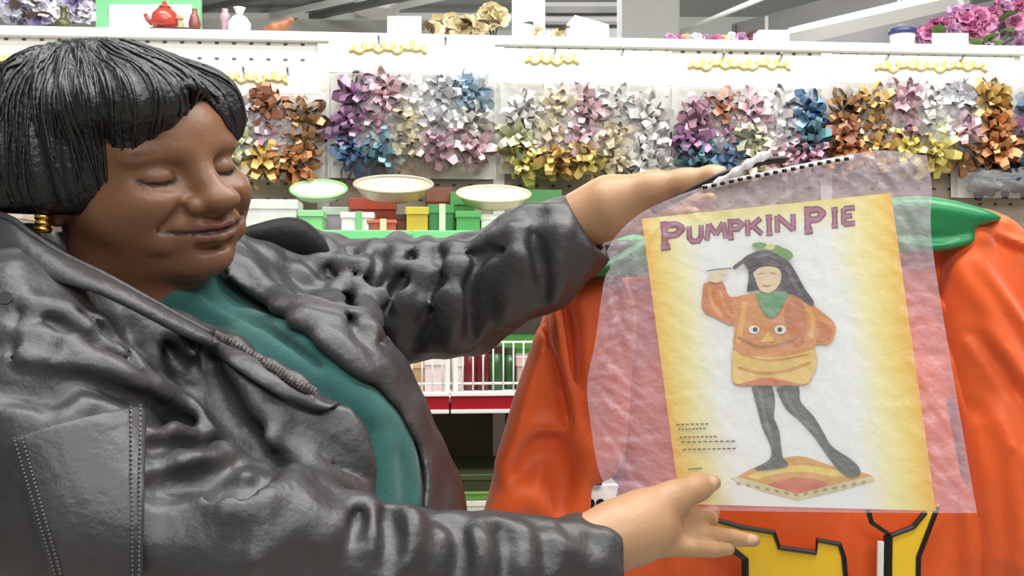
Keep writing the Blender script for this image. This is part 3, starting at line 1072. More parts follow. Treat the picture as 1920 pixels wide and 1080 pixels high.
# ================================================================ the packaged costume
CQ = [(1203, 410), (1670, 362), (1755, 958), (1275, 945)]
_r = np.array([((x - 960.0) / FPX, 1, (540.0 - y) / FPX) for x, y in CQ])
_, _, _v = np.linalg.svd(np.stack([_r[0], -_r[1], _r[2], -_r[3]], 1))
_d = _v[-1] / _v[-1].mean() * 1.14
CARD = _r * _d[:, None] + [0, 0, CAMZ]
CE, CG = CARD[1] - CARD[0], CARD[3] - CARD[0]
CN = np.cross(CE, CG); CN /= np.linalg.norm(CN)
if CN[1] > 0: CN = -CN                        # towards the camera


def K(px, py, off=0.0):
    """point of the card plane (off metres in front) seen at px, py"""
    r = np.array([(px - 960.0) / FPX, 1, (540.0 - py) / FPX]); o = np.array([0, 0, CAMZ])
    t = ((CARD[0] + CN * off - o) @ CN) / (r @ CN)
    return o + r * t


pk_base = tuple(K(1500, 965))
package = empty('costume_package', pk_base, 0,
                'clear plastic bag with yellow picture card, held up in the hands of the woman', 'package')
# card
m_card = bpy.data.materials.new('printed_card'); m_card.use_nodes = True
nt = m_card.node_tree; bs = nt.nodes['Principled BSDF']; bs.inputs['Roughness'].default_value = .45
uv = nt.nodes.new('ShaderNodeUVMap'); sp = nt.nodes.new('ShaderNodeSeparateXYZ'); nt.links.new(uv.outputs[0], sp.inputs[0])
nz = nt.nodes.new('ShaderNodeTexNoise'); nz.inputs['Scale'].default_value = 3.0; nt.links.new(uv.outputs[0], nz.inputs[0])
def mth(op, a, bb=None):
    n = nt.nodes.new('ShaderNodeMath'); n.operation = op
    for i, v in enumerate((a, bb)):
        if v is None: continue
        if isinstance(v, (int, float)): n.inputs[i].default_value = v
        else: nt.links.new(v, n.inputs[i])
    return n.outputs[0]
du = mth('MINIMUM', sp.outputs['X'], mth('SUBTRACT', 1.0, sp.outputs['X']))
dv = mth('MULTIPLY', mth('SUBTRACT', 1.0, sp.outputs['Y']), 1.5)
dd = mth('ADD', mth('MINIMUM', du, mth('ADD', dv, .09)), mth('MULTIPLY', mth('SUBTRACT', nz.outputs['Fac'], .5), .09))
rp = nt.nodes.new('ShaderNodeValToRGB'); nt.links.new(dd, rp.inputs[0])
els = rp.color_ramp.elements
els[0].position = 0.0; els[0].color = srgb(246, 190, 72)
els[1].position = .24; els[1].color = srgb(242, 245, 244)
e_ = els.new(.05); e_.color = srgb(246, 218, 104)
e_ = els.new(.14); e_.color = srgb(246, 240, 180)
nt.links.new(rp.outputs[0], bs.inputs['Base Color'])
th = CN * .0012
V = [CARD[0], CARD[1], CARD[2], CARD[3]] + [c - th for c in CARD]
me = meshdata('card', V, [(0, 3, 2, 1), (4, 5, 6, 7), (0, 1, 5, 4), (1, 2, 6, 5), (2, 3, 7, 6), (3, 0, 4, 7)], False)
ul = me.uv_layers.new(name='UVMap')
_uv = {0: (0, 1), 1: (1, 1), 2: (1, 0), 3: (0, 0), 4: (0, 1), 5: (1, 1), 6: (1, 0), 7: (0, 0)}
for lp in me.loops: ul.data[lp.index].uv = _uv[lp.vertex_index]
card = obj('card', me, m_card, package)
setp(card, 'printed picture card with a pumpkin costume')

INK = [0]


def ink(name, rgb, loops, smooth=True, layer=None):
    """flat printed shape on the card; one or more outlines in photo pixels"""
    if len(loops) > 1 and name != 'print_small_text':
        for lp in loops: ink(name, rgb, [lp], smooth, layer)
        return
    INK[0] += 1
    off = .0002 + .00006 * INK[0] if layer is None else layer
    mb = MB()
    for lp in loops:
        pts = lp
        if smooth and len(lp) > 3:
            pts = smooth_path(list(lp) + [lp[0]], 4)[:-1]
        A = [K(x, y, off) for x, y in pts]
        mb.add(A, [tuple(range(len(A)))])
    m = pbr('ink_%02x%02x%02x' % rgb, srgb(*rgb), .5, noise=.12, nscale=60)
    o = mb.build(name, m, card, world=False)
    if name == 'print_small_text': o['kind'] = 'stuff'
    return o


def oval(cx, cy, rx, ry, n=18, a0=0.0):
    return [(cx + rx * math.cos(2 * math.pi * i / n) * math.cos(a0) - ry * math.sin(2 * math.pi * i / n) * math.sin(a0),
             cy + rx * math.cos(2 * math.pi * i / n) * math.sin(a0) + ry * math.sin(2 * math.pi * i / n) * math.cos(a0)) for i in range(n)]


def stroke(path, w):
    path = [np.array(p, float) for p in path]
    Lf, Rt = [], []
    for i, p in enumerate(path):
        t = path[min(i + 1, len(path) - 1)] - path[max(i - 1, 0)]
        t /= np.linalg.norm(t) + 1e-9
        n = np.array([-t[1], t[0]]) * (w if not hasattr(w, '__len__') else w[i]) / 2
        Lf.append(p + n); Rt.append(p - n)
    return [tuple(p) for p in Lf + Rt[::-1]]


# figure of a child in a pumpkin costume
ink('print_mat', (226, 168, 92), [[(1380, 895), (1423, 873), (1479, 857), (1510, 857), (1558, 873), (1640, 898), (1495, 928)]])
ink('print_mat_arc', (240, 214, 108), [[(1400, 893), (1440, 880), (1500, 872), (1560, 880), (1600, 893), (1560, 893), (1500, 884), (1440, 892), (1420, 899)]])
ink('print_mat_centre', (214, 120, 92), [[(1440, 909), (1470, 898), (1500, 895), (1530, 899), (1552, 908), (1495, 926)]])
ink('print_mat_fringe', (222, 212, 168), [[(1368, 897), (1382, 893), (1440, 910), (1495, 926), (1560, 910), (1636, 892), (1640, 902), (1560, 924), (1495, 938), (1430, 922)]], False)
for i in range(14):
    x = 1385 + i * 18; y = 902 + 24 * (1 - abs(x - 1495) / 125.0)
    ink('print_mat_dot', (176, 160, 112), [oval(x, y + 2, 5, 2.2, 8, .3 if x < 1495 else -.3)])
leg = (92, 98, 88)
ink('print_leg', leg, [[(1409, 726), (1445, 724), (1453, 753), (1451, 781), (1461, 809), (1467, 855), (1475, 865), (1475, 875), (1439, 881), (1415, 879), (1443, 861), (1445, 837), (1429, 801), (1421, 769)]])
ink('print_leg', leg, [[(1455, 728), (1495, 722), (1501, 753), (1526, 781), (1543, 809), (1560, 837), (1598, 863), (1613, 881), (1608, 893), (1590, 894), (1572, 881), (1550, 853), (1528, 821), (1500, 789), (1473, 765)]])
ink('print_leg_sheen', (122, 126, 118), [stroke([(1424, 735), (1434, 780), (1448, 830)], 7), stroke([(1472, 735), (1490, 772), (1530, 810)], 8)])
ink('print_sleeve', (216, 128, 66), [[(1319, 532), (1337, 526), (1356, 531), (1367, 555), (1390, 560), (1384, 600), (1372, 610), (1344, 597), (1317, 580)]])
ink('print_sleeve_fold', (234, 160, 80), [stroke([(1330, 540), (1334, 565), (1352, 592)], 7), stroke([(1350, 545), (1358, 575), (1374, 596)], 5)])
ink('print_costume', (222, 150, 76), [[(1371, 560), (1394, 553), (1422, 549), (1472, 547), (1505, 555), (1533, 578), (1564, 605), (1565, 628), (1553, 646), (1528, 648),
                                       (1530, 686), (1520, 712), (1506, 722), (1440, 722), (1380, 722), (1372, 694), (1374, 650), (1377, 612)]])
ink('print_costume_shade', (206, 122, 62), [[(1480, 556), (1500, 560), (1512, 600), (1508, 640), (1490, 650), (1478, 620), (1470, 590)], [(1530, 600), (1558, 612), (1556, 636), (1530, 642), (1536, 622)]])
ink('print_costume_light', (238, 178, 92), [stroke([(1510, 566), (1524, 600), (1520, 632)], 9), stroke([(1396, 566), (1392, 600), (1384, 640)], 10)])
ink('print_skirt', (238, 204, 112), [[(1373, 656), (1400, 666), (1450, 670), (1500, 662), (1528, 656), (1531, 686), (1520, 710), (1506, 720), (1450, 712), (1381, 720), (1373, 694)]])
ink('print_skirt_shade', (218, 156, 72), [stroke([(1385, 690), (1430, 700), (1480, 694), (1518, 680)], 6), stroke([(1390, 664), (1440, 676), (1510, 666)], 4)])
ink('print_hem', (222, 128, 86), [[(1380, 722), (1400, 716), (1442, 708), (1486, 722)]])
ink('print_nose', (240, 200, 90), [[(1440, 622), (1452, 640), (1426, 642)]])
ink('print_smile', (176, 124, 64), [stroke([(1384, 632), (1400, 640), (1428, 650), (1466, 644), (1490, 634)], 4)])
ink('print_eye', (246, 246, 238), [oval(1414, 618, 10, 7.5), oval(1463, 618, 11, 8.5)])
ink('print_pupil', (60, 50, 46), [oval(1416, 618, 4.5, 4.5), oval(1462, 618, 4.5, 4.5)])
ink('print_hair', (66, 60, 64), [[(1400, 547), (1404, 510), (1394, 490), (1411, 474), (1439, 469), (1467, 480), (1486, 500), (1508, 539), (1526, 566), (1519, 573), (1496, 556), (1472, 548), (1440, 540)]])
ink('print_hair_sheen', (104, 98, 104), [stroke([(1474, 500), (1488, 530), (1502, 552)], 6), stroke([(1420, 482), (1440, 478), (1460, 486)], 4)])
ink('print_face', (240, 216, 176), [[(1412, 512), (1424, 502), (1444, 500), (1462, 506), (1464, 526), (1454, 542), (1440, 549), (1424, 542)]])
ink('print_features', (176, 132, 104), [stroke([(1421, 514), (1431, 512)], 2.2), stroke([(1444, 512), (1455, 513)], 2.2), stroke([(1430, 534), (1437, 537), (1445, 534)], 2.6)], False)
ink('print_collar', (96, 160, 112), [[(1417, 551), (1440, 549), (1476, 548), (1467, 573), (1450, 596), (1431, 585)]])
ink('print_bow', (112, 160, 78), [oval(1424, 460, 14, 5.5), oval(1471, 475, 17, 9, a0=.4), oval(1456, 468, 11, 8)])
ink('print_bow_light', (222, 222, 130), [oval(1444, 463, 9, 5)])
ink('print_hand', (238, 220, 180), [oval(1342, 520, 14, 10), oval(1356, 510, 9, 5)])
ink('print_wand', (120, 116, 110), [stroke([(1325, 508), (1345, 505), (1372, 503)], 2.5)], False)
ink('print_braid', (84, 74, 76), [stroke([(1376, 503), (1390, 492), (1406, 480)], 7)])
for i, (y, x1) in enumerate(((796, 1331), (805, 1322), (820, 1340), (829, 1372), (843, 1370))):
    n = 7 + i
    ink('print_small_text', (128, 116, 92), [stroke([(1268 + i * 3 + (x1 - 1268) * j / n, y - j * .2), (1268 + i * 3 + (x1 - 1268) * (j + .72) / n, y - j * .2)], 3.0) for j in range(n)], False)
ink('print_small_text', (150, 140, 96), [stroke([(1290, 880), (1316, 878)], 3)], False)

# title
GL = {'P': [[(.12, 0), (.12, 1)], [(.12, .97), (.6, .97), (.86, .76), (.6, .5), (.12, .5)], [(-.04, 0), (.34, 0)], [(-.04, 1), (.2, 1)]],
      'U': [[(.12, 1), (.12, .3), (.3, .03), (.66, .03), (.84, .3), (.84, 1)]],
      'M': [[(.06, 0), (.16, 1)], [(.16, 1), (.5, .3)], [(.5, .3), (.84, 1)], [(.84, 1), (.94, 0)]],
      'K': [[(.12, 0), (.12, 1)], [(.85, 1), (.15, .45)], [(.38, .62), (.9, 0)]],
      'I': [[(.5, 0), (.5, 1)], [(.1, 0), (.9, 0)], [(.1, 1), (.9, 1)]],
      'N': [[(.1, 0), (.1, 1)], [(.1, 1), (.88, .03)], [(.88, 0), (.88, 1)]],
      'E': [[(.15, 0), (.15, 1)], [(.15, .97), (.9, .97)], [(.15, .5), (.72, .5)], [(.15, .03), (.9, .03)]]}
TITLE = [('P', 1241, 46, 42), ('U', 1289, 31, 30), ('M', 1323, 40, 30), ('P', 1366, 30, 30), ('K', 1398, 34, 30), ('I', 1435, 15, 30), ('N', 1454, 38, 31),
         ('P', 1510, 40, 40), ('I', 1558, 15, 30), ('E', 1578, 28, 31)]


def title_pt(x, up): return (x - up * .02, 460 - (x - 1241) * .113 - up)


for wd, rgb, ly in ((12.5, (128, 74, 100), .0006), (7.5, (178, 112, 138), .0010)):
    for ch, x0, w, h in TITLE:
        lps = []
        for st_ in GL[ch]:
            pth = [title_pt(x0 + a * w, bb * h + (-4 if ch == 'P' and h > 35 else 0)) for a, bb in st_]
            q = []
            for a, c in zip(pth[:-1], pth[1:]):
                lps.append(stroke([a, c], wd * (.8 if h < 35 else 1)))
            for a in pth[1:-1]:
                lps.append(oval(a[0], a[1], wd * .45, wd * .45, 8))
        mb = MB()
        for j, lp in enumerate(lps):
            A = [K(x, y, ly + j * .000012) for x, y in lp]
            mb.add(A, [tuple(range(len(A)))])
        o = mb.build('title_letter', pbr('ink_%02x%02x%02x' % rgb, srgb(*rgb), .5, noise=.1, nscale=60), card, world=False)

# plastic bag: front and back film welded round the edge
topc = smooth_path([(1138, 470), (1160, 436), (1215, 392), (1330, 346), (1460, 316), (1590, 290), (1660, 282), (1738, 292)], 6)
botc = smooth_path([(1165, 938), (1220, 948), (1300, 955), (1400, 958), (1600, 961), (1832, 962)], 6)
lefc = smooth_path([(1138, 470), (1144, 500), (1132, 530), (1116, 640), (1101, 720), (1108, 800), (1122, 880), (1140, 915), (1165, 938)], 6)
rigc = smooth_path([(1738, 292), (1747, 350), (1748, 460), (1790, 720), (1832, 962)], 6)


def samp(c, t):
    c = np.array(c); L = np.r_[0, np.cumsum(np.linalg.norm(np.diff(c, axis=0), axis=1))]; L /= L[-1]
    return np.array([np.interp(t, L, c[:, 0]), np.interp(t, L, c[:, 1])])


def coons(u, v):
    a, b_, c, d = samp(topc, u), samp(botc, u), samp(lefc, v), samp(rigc, v)
    return (1 - v) * a + v * b_ + (1 - u) * c + u * d - ((1 - u) * (1 - v) * np.array(topc[0]) + u * (1 - v) * np.array(topc[-1]) + (1 - u) * v * np.array(botc[0]) + u * v * np.array(botc[-1]))


NU, NV = 110, 110


def crinkle(u, v, s):
    e = min(1, 12 * min(u, 1 - u, v, 1 - v))
    a = 0
    for i, (ax, ay, ph) in enumerate(((13, 5, .2), (-7, 17, 1.9), (23, -11, 3.1), (9, 29, 4.0), (-31, 13, 2.5), (47, 31, .7), (-39, 53, 5.1))):
        q = math.sin(ax * u + ay * v + ph + s + 1.5 * math.sin(7 * v + ph) + 1.1 * math.sin(9 * u - ph))
        a += (1 - abs(q)) ** 3 * (.6 + .4 * math.sin(11 * u + 5 * i))
    top = max(0, 1 - v / .16)
    edge = min(1, 1.6 * max(top, max(0, 1 - u / .2), max(0, (u - .86) / .14)))
    return e * (.0025 + a * (.0012 + .0052 * edge))


m_film_f = film('bag_film_front', .15, srgb(240, 236, 244), .1, 1.0, 48)
m_film_b = film('bag_film_back', .30, srgb(226, 200, 222), .16, .9, 40)
for nm, sgn, mt in (('film_front', 1, m_film_f), ('film_back', -1, m_film_b)):
    V = []
    for j in range(NV + 1):
        for i in range(NU + 1):
            u, v = i / NU, j / NV
            x, y = coons(u, v)
            off = sgn * (crinkle(u, v, sgn * 1.3) + (.0065 if sgn > 0 else .004) * min(1, 10 * min(u, 1 - u, v, 1 - v) + .05))
            V.append(K(x, y, off))
    F = [(j * (NU + 1) + i, j * (NU + 1) + i + 1, (j + 1) * (NU + 1) + i + 1, (j + 1) * (NU + 1) + i) for j in range(NV) for i in range(NU)]
    obj(nm, meshdata(nm, V, F), mt, package)
# welded seam with black dashes along the top, and a black bar shaped for the thumb shadow and the hanger
m_black = pbr('black_plastic', srgb(18, 17, 18), .35)
sm = smooth_path([(1318, 352), (1400, 334), (1480, 318), (1560, 302), (1600, 296)], 8)
mb = MB(); mb.tube([K(x, y, .001) for x, y in sm], .003, 6); mb.build('seam', pbr('seam_tape', srgb(236, 234, 236), .4), package, smooth=True)
for i in range(17):
    t = i / 17.0
    a, c = samp(sm, t), samp(sm, t + .028)
    mb = MB(); mb.tube([K(a[0], a[1], .009), K(c[0], c[1], .009)], .0022, 6)
    mb.build('seam_dash', m_black, package, smooth=True)
mb = MB(); mb.tube(smooth_path([K(1222, 396, -.02), K(1290, 362, -.012), K(1352, 330, -.006), K(1420, 305, -.01), K(1474, 298, -.014)], 5), .0042, 8)
mb.build('shadow_hanger_bar', m_black, package, smooth=True)

# ================================================================ orange pumpkin costume hanging behind
m_satin = pbr('orange_satin', srgb(228, 92, 28), .52, spec=.4, noise=.22, nscale=6, bump=.12, bscale=26, sheen=.25)
m_gsat = pbr('green_satin', srgb(30, 132, 78), .38, spec=.5, noise=.2, nscale=8, bump=.12, bscale=40)
m_yel = pbr('yellow_felt', srgb(240, 196, 40), .6, noise=.1, nscale=12)
costume = empty('pumpkin_costume', tuple(P(1480, 1180, 1.45)), 0,
                'orange satin pumpkin costume with green collar hanging behind the plastic bag', 'costume')
TORSO = [(1118, 528), (1200, 470), (1320, 430), (1500, 398), (1690, 378), (1800, 392), (1840, 520), (1880, 800), (1900, 1160), (1172, 1160), (1160, 900), (1150, 720)]
SLL = [(1028, 545), (1058, 526), (1150, 500), (1192, 560), (1182, 760), (1158, 872), (1116, 902), (1094, 908), (1092, 1200), (880, 1200), (920, 920), (962, 775), (1000, 650)]
SLR = [(1770, 384), (1830, 388), (1884, 404), (1906, 440), (1965, 560), (2015, 800), (2035, 1160), (1850, 1160), (1795, 800), (1762, 560)]


def garment(name, poly, d, half, rid, gro, h=.005, mat=None, rnd=None, fan=None, soft=()):
    rnd = half * .9 if rnd is None else rnd
    B_ = Field(); lo, hi = slab_bounds(poly, d, half)
    poly_s = [tuple(p) for p in smooth_path(poly + [poly[0]], 3)[:-1]]
    f = slab(poly_s, d, half, rnd)
    B_.fn(f, lo, hi, .01)
    G_ = Field(); G_.ops = list(B_.ops)
    folds(G_, B_, rid, False, d - half - .08, d + half)
    folds(G_, B_, gro, True, d - half - .08, d + half)
    for pts, am, wd in soft:                       # crisp cloth folds: a ridge with a valley beside it
        A = np.array([P(x, y, d)[[0, 2]] for x, y in smooth_path(pts, 4)])
        def crease(p, A=A, am=am, wd=wd):
            q = p[:, [0, 2]]; best = np.full(len(q), 9.0); sg = np.zeros(len(q)); tt = np.zeros(len(q))
            for i in range(len(A) - 1):
                e = A[i + 1] - A[i]; w = q - A[i]
                t = np.clip((w @ e) / (e @ e), 0, 1)
                v = w - t[:, None] * e
                dd_ = np.hypot(v[:, 0], v[:, 1]); m = dd_ < best
                best = np.where(m, dd_, best); sg = np.where(m, np.sign(e[0] * w[:, 1] - e[1] * w[:, 0]), sg); tt = np.where(m, (i + t) / (len(A) - 1), tt)
            sd_ = best * sg; fade = np.sin(np.pi * np.clip(tt, 0, 1)) ** .6 * (p[:, 1] < d)
            return fade * am * (-np.exp(-(sd_ / wd) ** 2) + .9 * np.exp(-((sd_ + 1.5 * wd) / wd) ** 2))
        G_.warp(crease, (A[:, 0].min() - .05, d - .15, A[:, 1].min() - .05), (A[:, 0].max() + .05, d + .1, A[:, 1].max() + .05))
    if fan is not None:
        (fx_, fy_), nf, am = fan
        c0 = P(fx_, fy_, d)
        def pleat(p):
            vx, vz = p[:, 0] - c0[0], c0[2] - p[:, 2]
            an = np.arctan2(vx, vz + .02); rr = np.hypot(vx, vz)
            q = np.sin(nf * an + 2.2 * np.sin(9 * rr + 3 * an) + 5 * rr)
            q2 = np.sin(nf * 1.9 * an - 7 * rr + 1.7)
            return -am * np.clip(rr / .12, 0, 1) * (.55 * q + .3 * q2)
        G_.warp(pleat, (-9, -9, -9), (9, 9, 9))
    o, _ = grow(name, G_, h, mat or m_satin, costume, smooth=2)
    return G_


GT = garment('torso', TORSO, 1.47, .05, [([(1690, 525), (1740, 575), (1795, 630), (1850, 700), (1890, 770)], .018, .012), ([(1770, 690), (1785, 790), (1800, 900), (1812, 1040)], .015, .012), ([(1300, 970), (1306, 1020), (1304, 1100)], .006, .008), ([(1610, 970), (1612, 1040), (1606, 1100)], .006, .01),([(1760, 700), (1790, 850), (1815, 1000), (1830, 1100)], .014, .03), ([(1700, 540), (1756, 595), (1800, 642), (1860, 715)], .015, .03),
                                        ([(1840, 750), (1855, 900), (1860, 1080)], .014, .03), ([(1250, 980), (1262, 1040), (1268, 1120)], .01, .02)],
             [ ([(1780, 760), (1810, 880), (1838, 1040)], .012, .025)], fan=((1640, 300), 7, .009), soft=[([(1680, 515), (1740, 575), (1800, 640), (1870, 740)], .012, .011), ([(1740, 640), (1775, 760), (1800, 900), (1815, 1100)], .010, .011), ([(1765, 880), (1780, 980), (1785, 1120)], .008, .009)])
garment('sleeve', SLL, 1.43, .042, [([(1036, 548), (1042, 610), (1054, 680), (1066, 740), (1076, 800)], .008, .007), ([(1026, 600), (1008, 690), (985, 770), (958, 850)], .011, .01), ([(1082, 800), (1088, 870), (1086, 960), (1084, 1040)], .007, .008), ([(950, 872), (975, 832), (1005, 808), (1040, 800), (1075, 806)], .007, .008), ([(1120, 560), (1128, 640), (1120, 720), (1110, 790)], .007, .012), ([(930, 1000), (960, 950), (1000, 930), (1030, 960)], .01, .015),([(1034, 545), (1039, 619), (1058, 700), (1072, 760)], .012, .02), ([(1012, 640), (992, 720), (972, 800), (945, 870)], .014, .03),
                                   ([(948, 868), (980, 820), (1010, 803), (1045, 804), (1080, 815)], .012, .02), ([(1078, 800), (1082, 880), (1080, 980)], .011, .02),
                                   ([(1100, 560), (1110, 660), (1105, 740)], .012, .03), ([(940, 960), (985, 925), (1020, 950)], .014, .03), ([(1110, 850), (1100, 878)], .012, .02)],
        [([(1048, 590), (1056, 660), (1068, 730), (1077, 790)], .011, .014), ([(985, 872), (1012, 845), (1045, 850), (1056, 900), (1050, 950)], .02, .03), ([(1030, 560), (1024, 640), (1006, 720)], .006, .012), ([(1095, 845), (1118, 855)], .008, .012)], .0042, fan=((1040, 500), 4.5, .007), soft=[([(1034, 548), (1046, 630), (1064, 720), (1080, 800)], .009, .008), ([(1022, 590), (1000, 690), (970, 790), (935, 900)], .006, .010), ([(1070, 530), (1090, 620), (1092, 720)], .006, .010)])
garment('sleeve', SLR, 1.44, .055, [([(1800, 495), (1850, 560), (1895, 630), (1930, 710)], .016, .012), ([(1838, 442), (1868, 452), (1900, 467)], .005, .005), ([(1886, 412), (1905, 450), (1930, 520)], .007, .008), ([(1822, 640), (1860, 690), (1895, 760), (1912, 840)], .015, .012), ([(1856, 800), (1872, 900), (1876, 1040)], .014, .012), ([(1900, 860), (1908, 960), (1906, 1060)], .014, .012),([(1809, 509), (1865, 579), (1907, 650), (1940, 740)], .016, .025), ([(1835, 440), (1868, 452), (1902, 468)], .007, .01), ([(1890, 430), (1920, 500), (1950, 590)], .014, .03),
                                    ([(1850, 800), (1880, 900), (1890, 1050)], .015, .03), ([(1910, 760), (1930, 900), (1935, 1050)], .015, .03)],
        [ ([(1885, 780), (1905, 900), (1912, 1050)], .012, .02)], .0045, fan=((1800, 330), 7, .010), soft=[([(1790, 480), (1850, 560), (1905, 645), (1960, 760)], .010, .010), ([(1800, 600), (1850, 668), (1905, 760), (1950, 880)], .011, .010), ([(1832, 436), (1870, 452), (1915, 476)], .007, .005), ([(1885, 410), (1925, 500), (1970, 620)], .008, .012), ([(1815, 730), (1850, 850), (1868, 1000), (1872, 1140)], .010, .011), ([(1870, 820), (1900, 940), (1910, 1120)], .009, .011)])
CRR = [(1560, 384), (1675, 371), (1745, 369), (1820, 384), (1880, 408), (1832, 426), (1828, 452), (1790, 466), (1740, 474), (1680, 474), (1570, 470)]
CRL = [(1056, 528), (1080, 502), (1142, 486), (1220, 440), (1290, 420), (1290, 500), (1180, 520), (1110, 518)]
garment('collar_leaf', CRR, 1.405, .03, [([(1690, 455), (1750, 458), (1822, 448)], .006, .01), ([(1690, 385), (1780, 395), (1850, 408)], .006, .015)], [([(1700, 440), (1760, 446), (1815, 438)], .006, .012)], .004, m_gsat, .012)
garment('collar_leaf', CRL, 1.385, .022, [], [], .004, m_gsat, .012)


def applique(name, poly, mat, off, parent=costume, thick=.003):
    V = []
    for x, y in poly:
        h = ray_hit(x, y, GT, 1.25, 1.6)
        V.append(P(x, y, 1.404 - off))
    o = obj(name, meshdata(name, V, [tuple(range(len(V)))], False), mat, parent)
    m = o.modifiers.new('thick', 'SOLIDIFY'); m.thickness = thick; m.offset = 0
    return o


def piping(pts, r=.004, off=.004, mat=None, name='outline'):
    mb = MB(); A = []
    for x, y in pts:
        h = ray_hit(x, y, GT, 1.25, 1.6); A.append(P(x, y, 1.404 - off))
    mb.tube(A, r, 6); mb.build(name, mat or m_black, costume, smooth=False)


mouth = [(1347, 976), (1391, 988), (1451, 998), (1461, 1026), (1530, 1036), (1532, 1012), (1574, 1020), (1582, 1044), (1592, 1150), (1397, 1150), (1397, 1048), (1375, 1032), (1335, 1010), (1300, 985), (1290, 955)]
applique('mouth_patch', mouth, m_yel, .004)
piping([(1290, 955), (1347, 976), (1391, 988), (1451, 998), (1461, 1026), (1530, 1036), (1532, 1012), (1574, 1020), (1582, 1044), (1592, 1150)], .0035, .006)
piping([(1335, 1010), (1375, 1032), (1397, 1048), (1397, 1150)], .005, .006)
applique('eye_patch', [(1668, 1006), (1712, 988), (1735, 964), (1760, 945), (1755, 970), (1722, 1044), (1720, 1150), (1668, 1150)], m_yel, .004)
piping([(1626, 950), (1634, 980), (1670, 1004), (1712, 988), (1735, 960)], .0035, .006)
piping([(1665, 1004), (1664, 1060), (1664, 1150)], .006, .006)
piping([(1758, 950), (1722, 1044), (1720, 1150)], .0035, .006)
piping([(1651, 1015), (1650, 1080), (1650, 1150)], .0045, .006, m_white, 'white_piping')

mb = MB(); mb.tube(smooth_path([K(1338, 348, .004), K(1378, 324, .008), K(1412, 302, .01), K(1446, 286, .008)], 5), [.003 + .003 * math.sin(i * .9) ** 2 for i in range(16)], 8)
mb.build('twisted_film', film('bag_film_rolled', .7, srgb(244, 240, 244), .15, .6, 60), package, smooth=True)

# ================================================================ bags of gift bows on the pegboard
def bow_loop_mesh():
    """one pointed ribbon loop, standing along +z from the origin"""
    prof = [(0, 0), (.010, .016), (.013, .030), (.0075, .042), (0, .046), (-.006, .038), (-.0075, .022), (-.003, .006)]
    V, F = [], []
    for y, z in prof:
        w = .0092 * (.45 + .55 * math.sin(math.pi * min(1, z / .05)) )
        V += [(-w, y * .75, z), (w, y * .75, z)]
    for i in range(len(prof) - 1):
        F.append((2 * i, 2 * i + 1, 2 * i + 3, 2 * i + 2))
    return V, F


LV, LF = bow_loop_mesh()
FOIL = {'purple': (148, 96, 142), 'blue': (72, 112, 158), 'teal': (70, 122, 138), 'light blue': (160, 190, 216), 'silver': (196, 196, 204), 'cream': (226, 212, 176),
        'mauve': (176, 124, 148), 'pink': (222, 180, 192), 'white': (232, 230, 228), 'gold': (206, 160, 70), 'copper': (170, 104, 70), 'bronze': (138, 88, 38), 'yellow': (224, 204, 96),
        'orange-brown': (182, 106, 44), 'indigo': (34, 36, 66), 'pale green': (206, 212, 168)}
LOOPM = {}
for nm, c in FOIL.items():
    if nm != 'indigo': c = tuple(int(v * .8 + 255 * .2) for v in c)  # white mixed in to paint the washed-out haze over the bows
    me = meshdata('loop', LV, LF, False)
    me.materials.append(pbr('foil_' + nm.replace(' ', '_'), srgb(*c), .3, metal=.4, spec=.6, noise=.2, nscale=50))
    LOOPM[nm] = me
_dirs = []
for tier, (n, el, s) in enumerate(((9, 4, 1.0), (8, 28, .95), (6, 52, .88), (3, 74, .8), (1, 90, .75))):
    for i in range(n):
        a = 2 * math.pi * (i + .5 * (tier % 2)) / n
        _dirs.append((a, math.radians(el), s))


def gift_bow(px, py, off, colour, scale, label, group):
    c = Wp(px, py, off)
    e = empty('gift_bow', tuple(c), 0, label, 'gift bow', group)
    e.rotation_euler = (math.pi / 2 + RNG.uniform(-.35, .35), RNG.uniform(0, 6), RNG.uniform(-.35, .35) + WALL_A)
    for a, el, s in _dirs:
        o = bpy.data.objects.new('loop', LOOPM[colour])
        d = Vector((math.cos(el) * math.cos(a), math.cos(el) * math.sin(a), math.sin(el)))
        o.rotation_euler = (d.to_track_quat('Z', 'Y') @ Euler((0, 0, RNG.uniform(0, 3.1))).to_quaternion()).to_euler()
        sc = s * scale * RNG.uniform(.85, 1.15)
        o.scale = (sc, sc, sc)
        COL.objects.link(o); o.parent = e
    return e


m_header = pbr('header_card', srgb(238, 236, 226), .4, noise=.03, nscale=10)
m_script = pbr('yellow_script_ink', srgb(236, 226, 146), .5, noise=.15, nscale=30)
m_pouch = film('pouch_film', .22, srgb(240, 240, 238), .15, .3, 30)
m_peghook = pbr('zinc_hook', srgb(170, 170, 172), .25, metal=1)
m_tagw = pbr('paper_white', srgb(244, 242, 240), .6, noise=.03, nscale=10)


def wbox(px0, px1, py0, py1, off0, off1):
    """wall-aligned box corners seen between pixel bounds, from off0 to off1 in front of the wall"""
    om = max(off0, off1)
    a, b_ = Wp(px0, py1, om), Wp(px1, py0, om)
    c, s = math.cos(WALL_A), math.sin(WALL_A)
    ua = (a[0]) * c + (a[1] - WALL_Y0) * s; ub = b_[0] * c + (b_[1] - WALL_Y0) * s
    return (ua, -off1, a[2]), (ub, -off0, b_[2])


WM = Matrix.Translation((0, WALL_Y0, 0)) @ Matrix.Rotation(WALL_A, 4, 'Z')


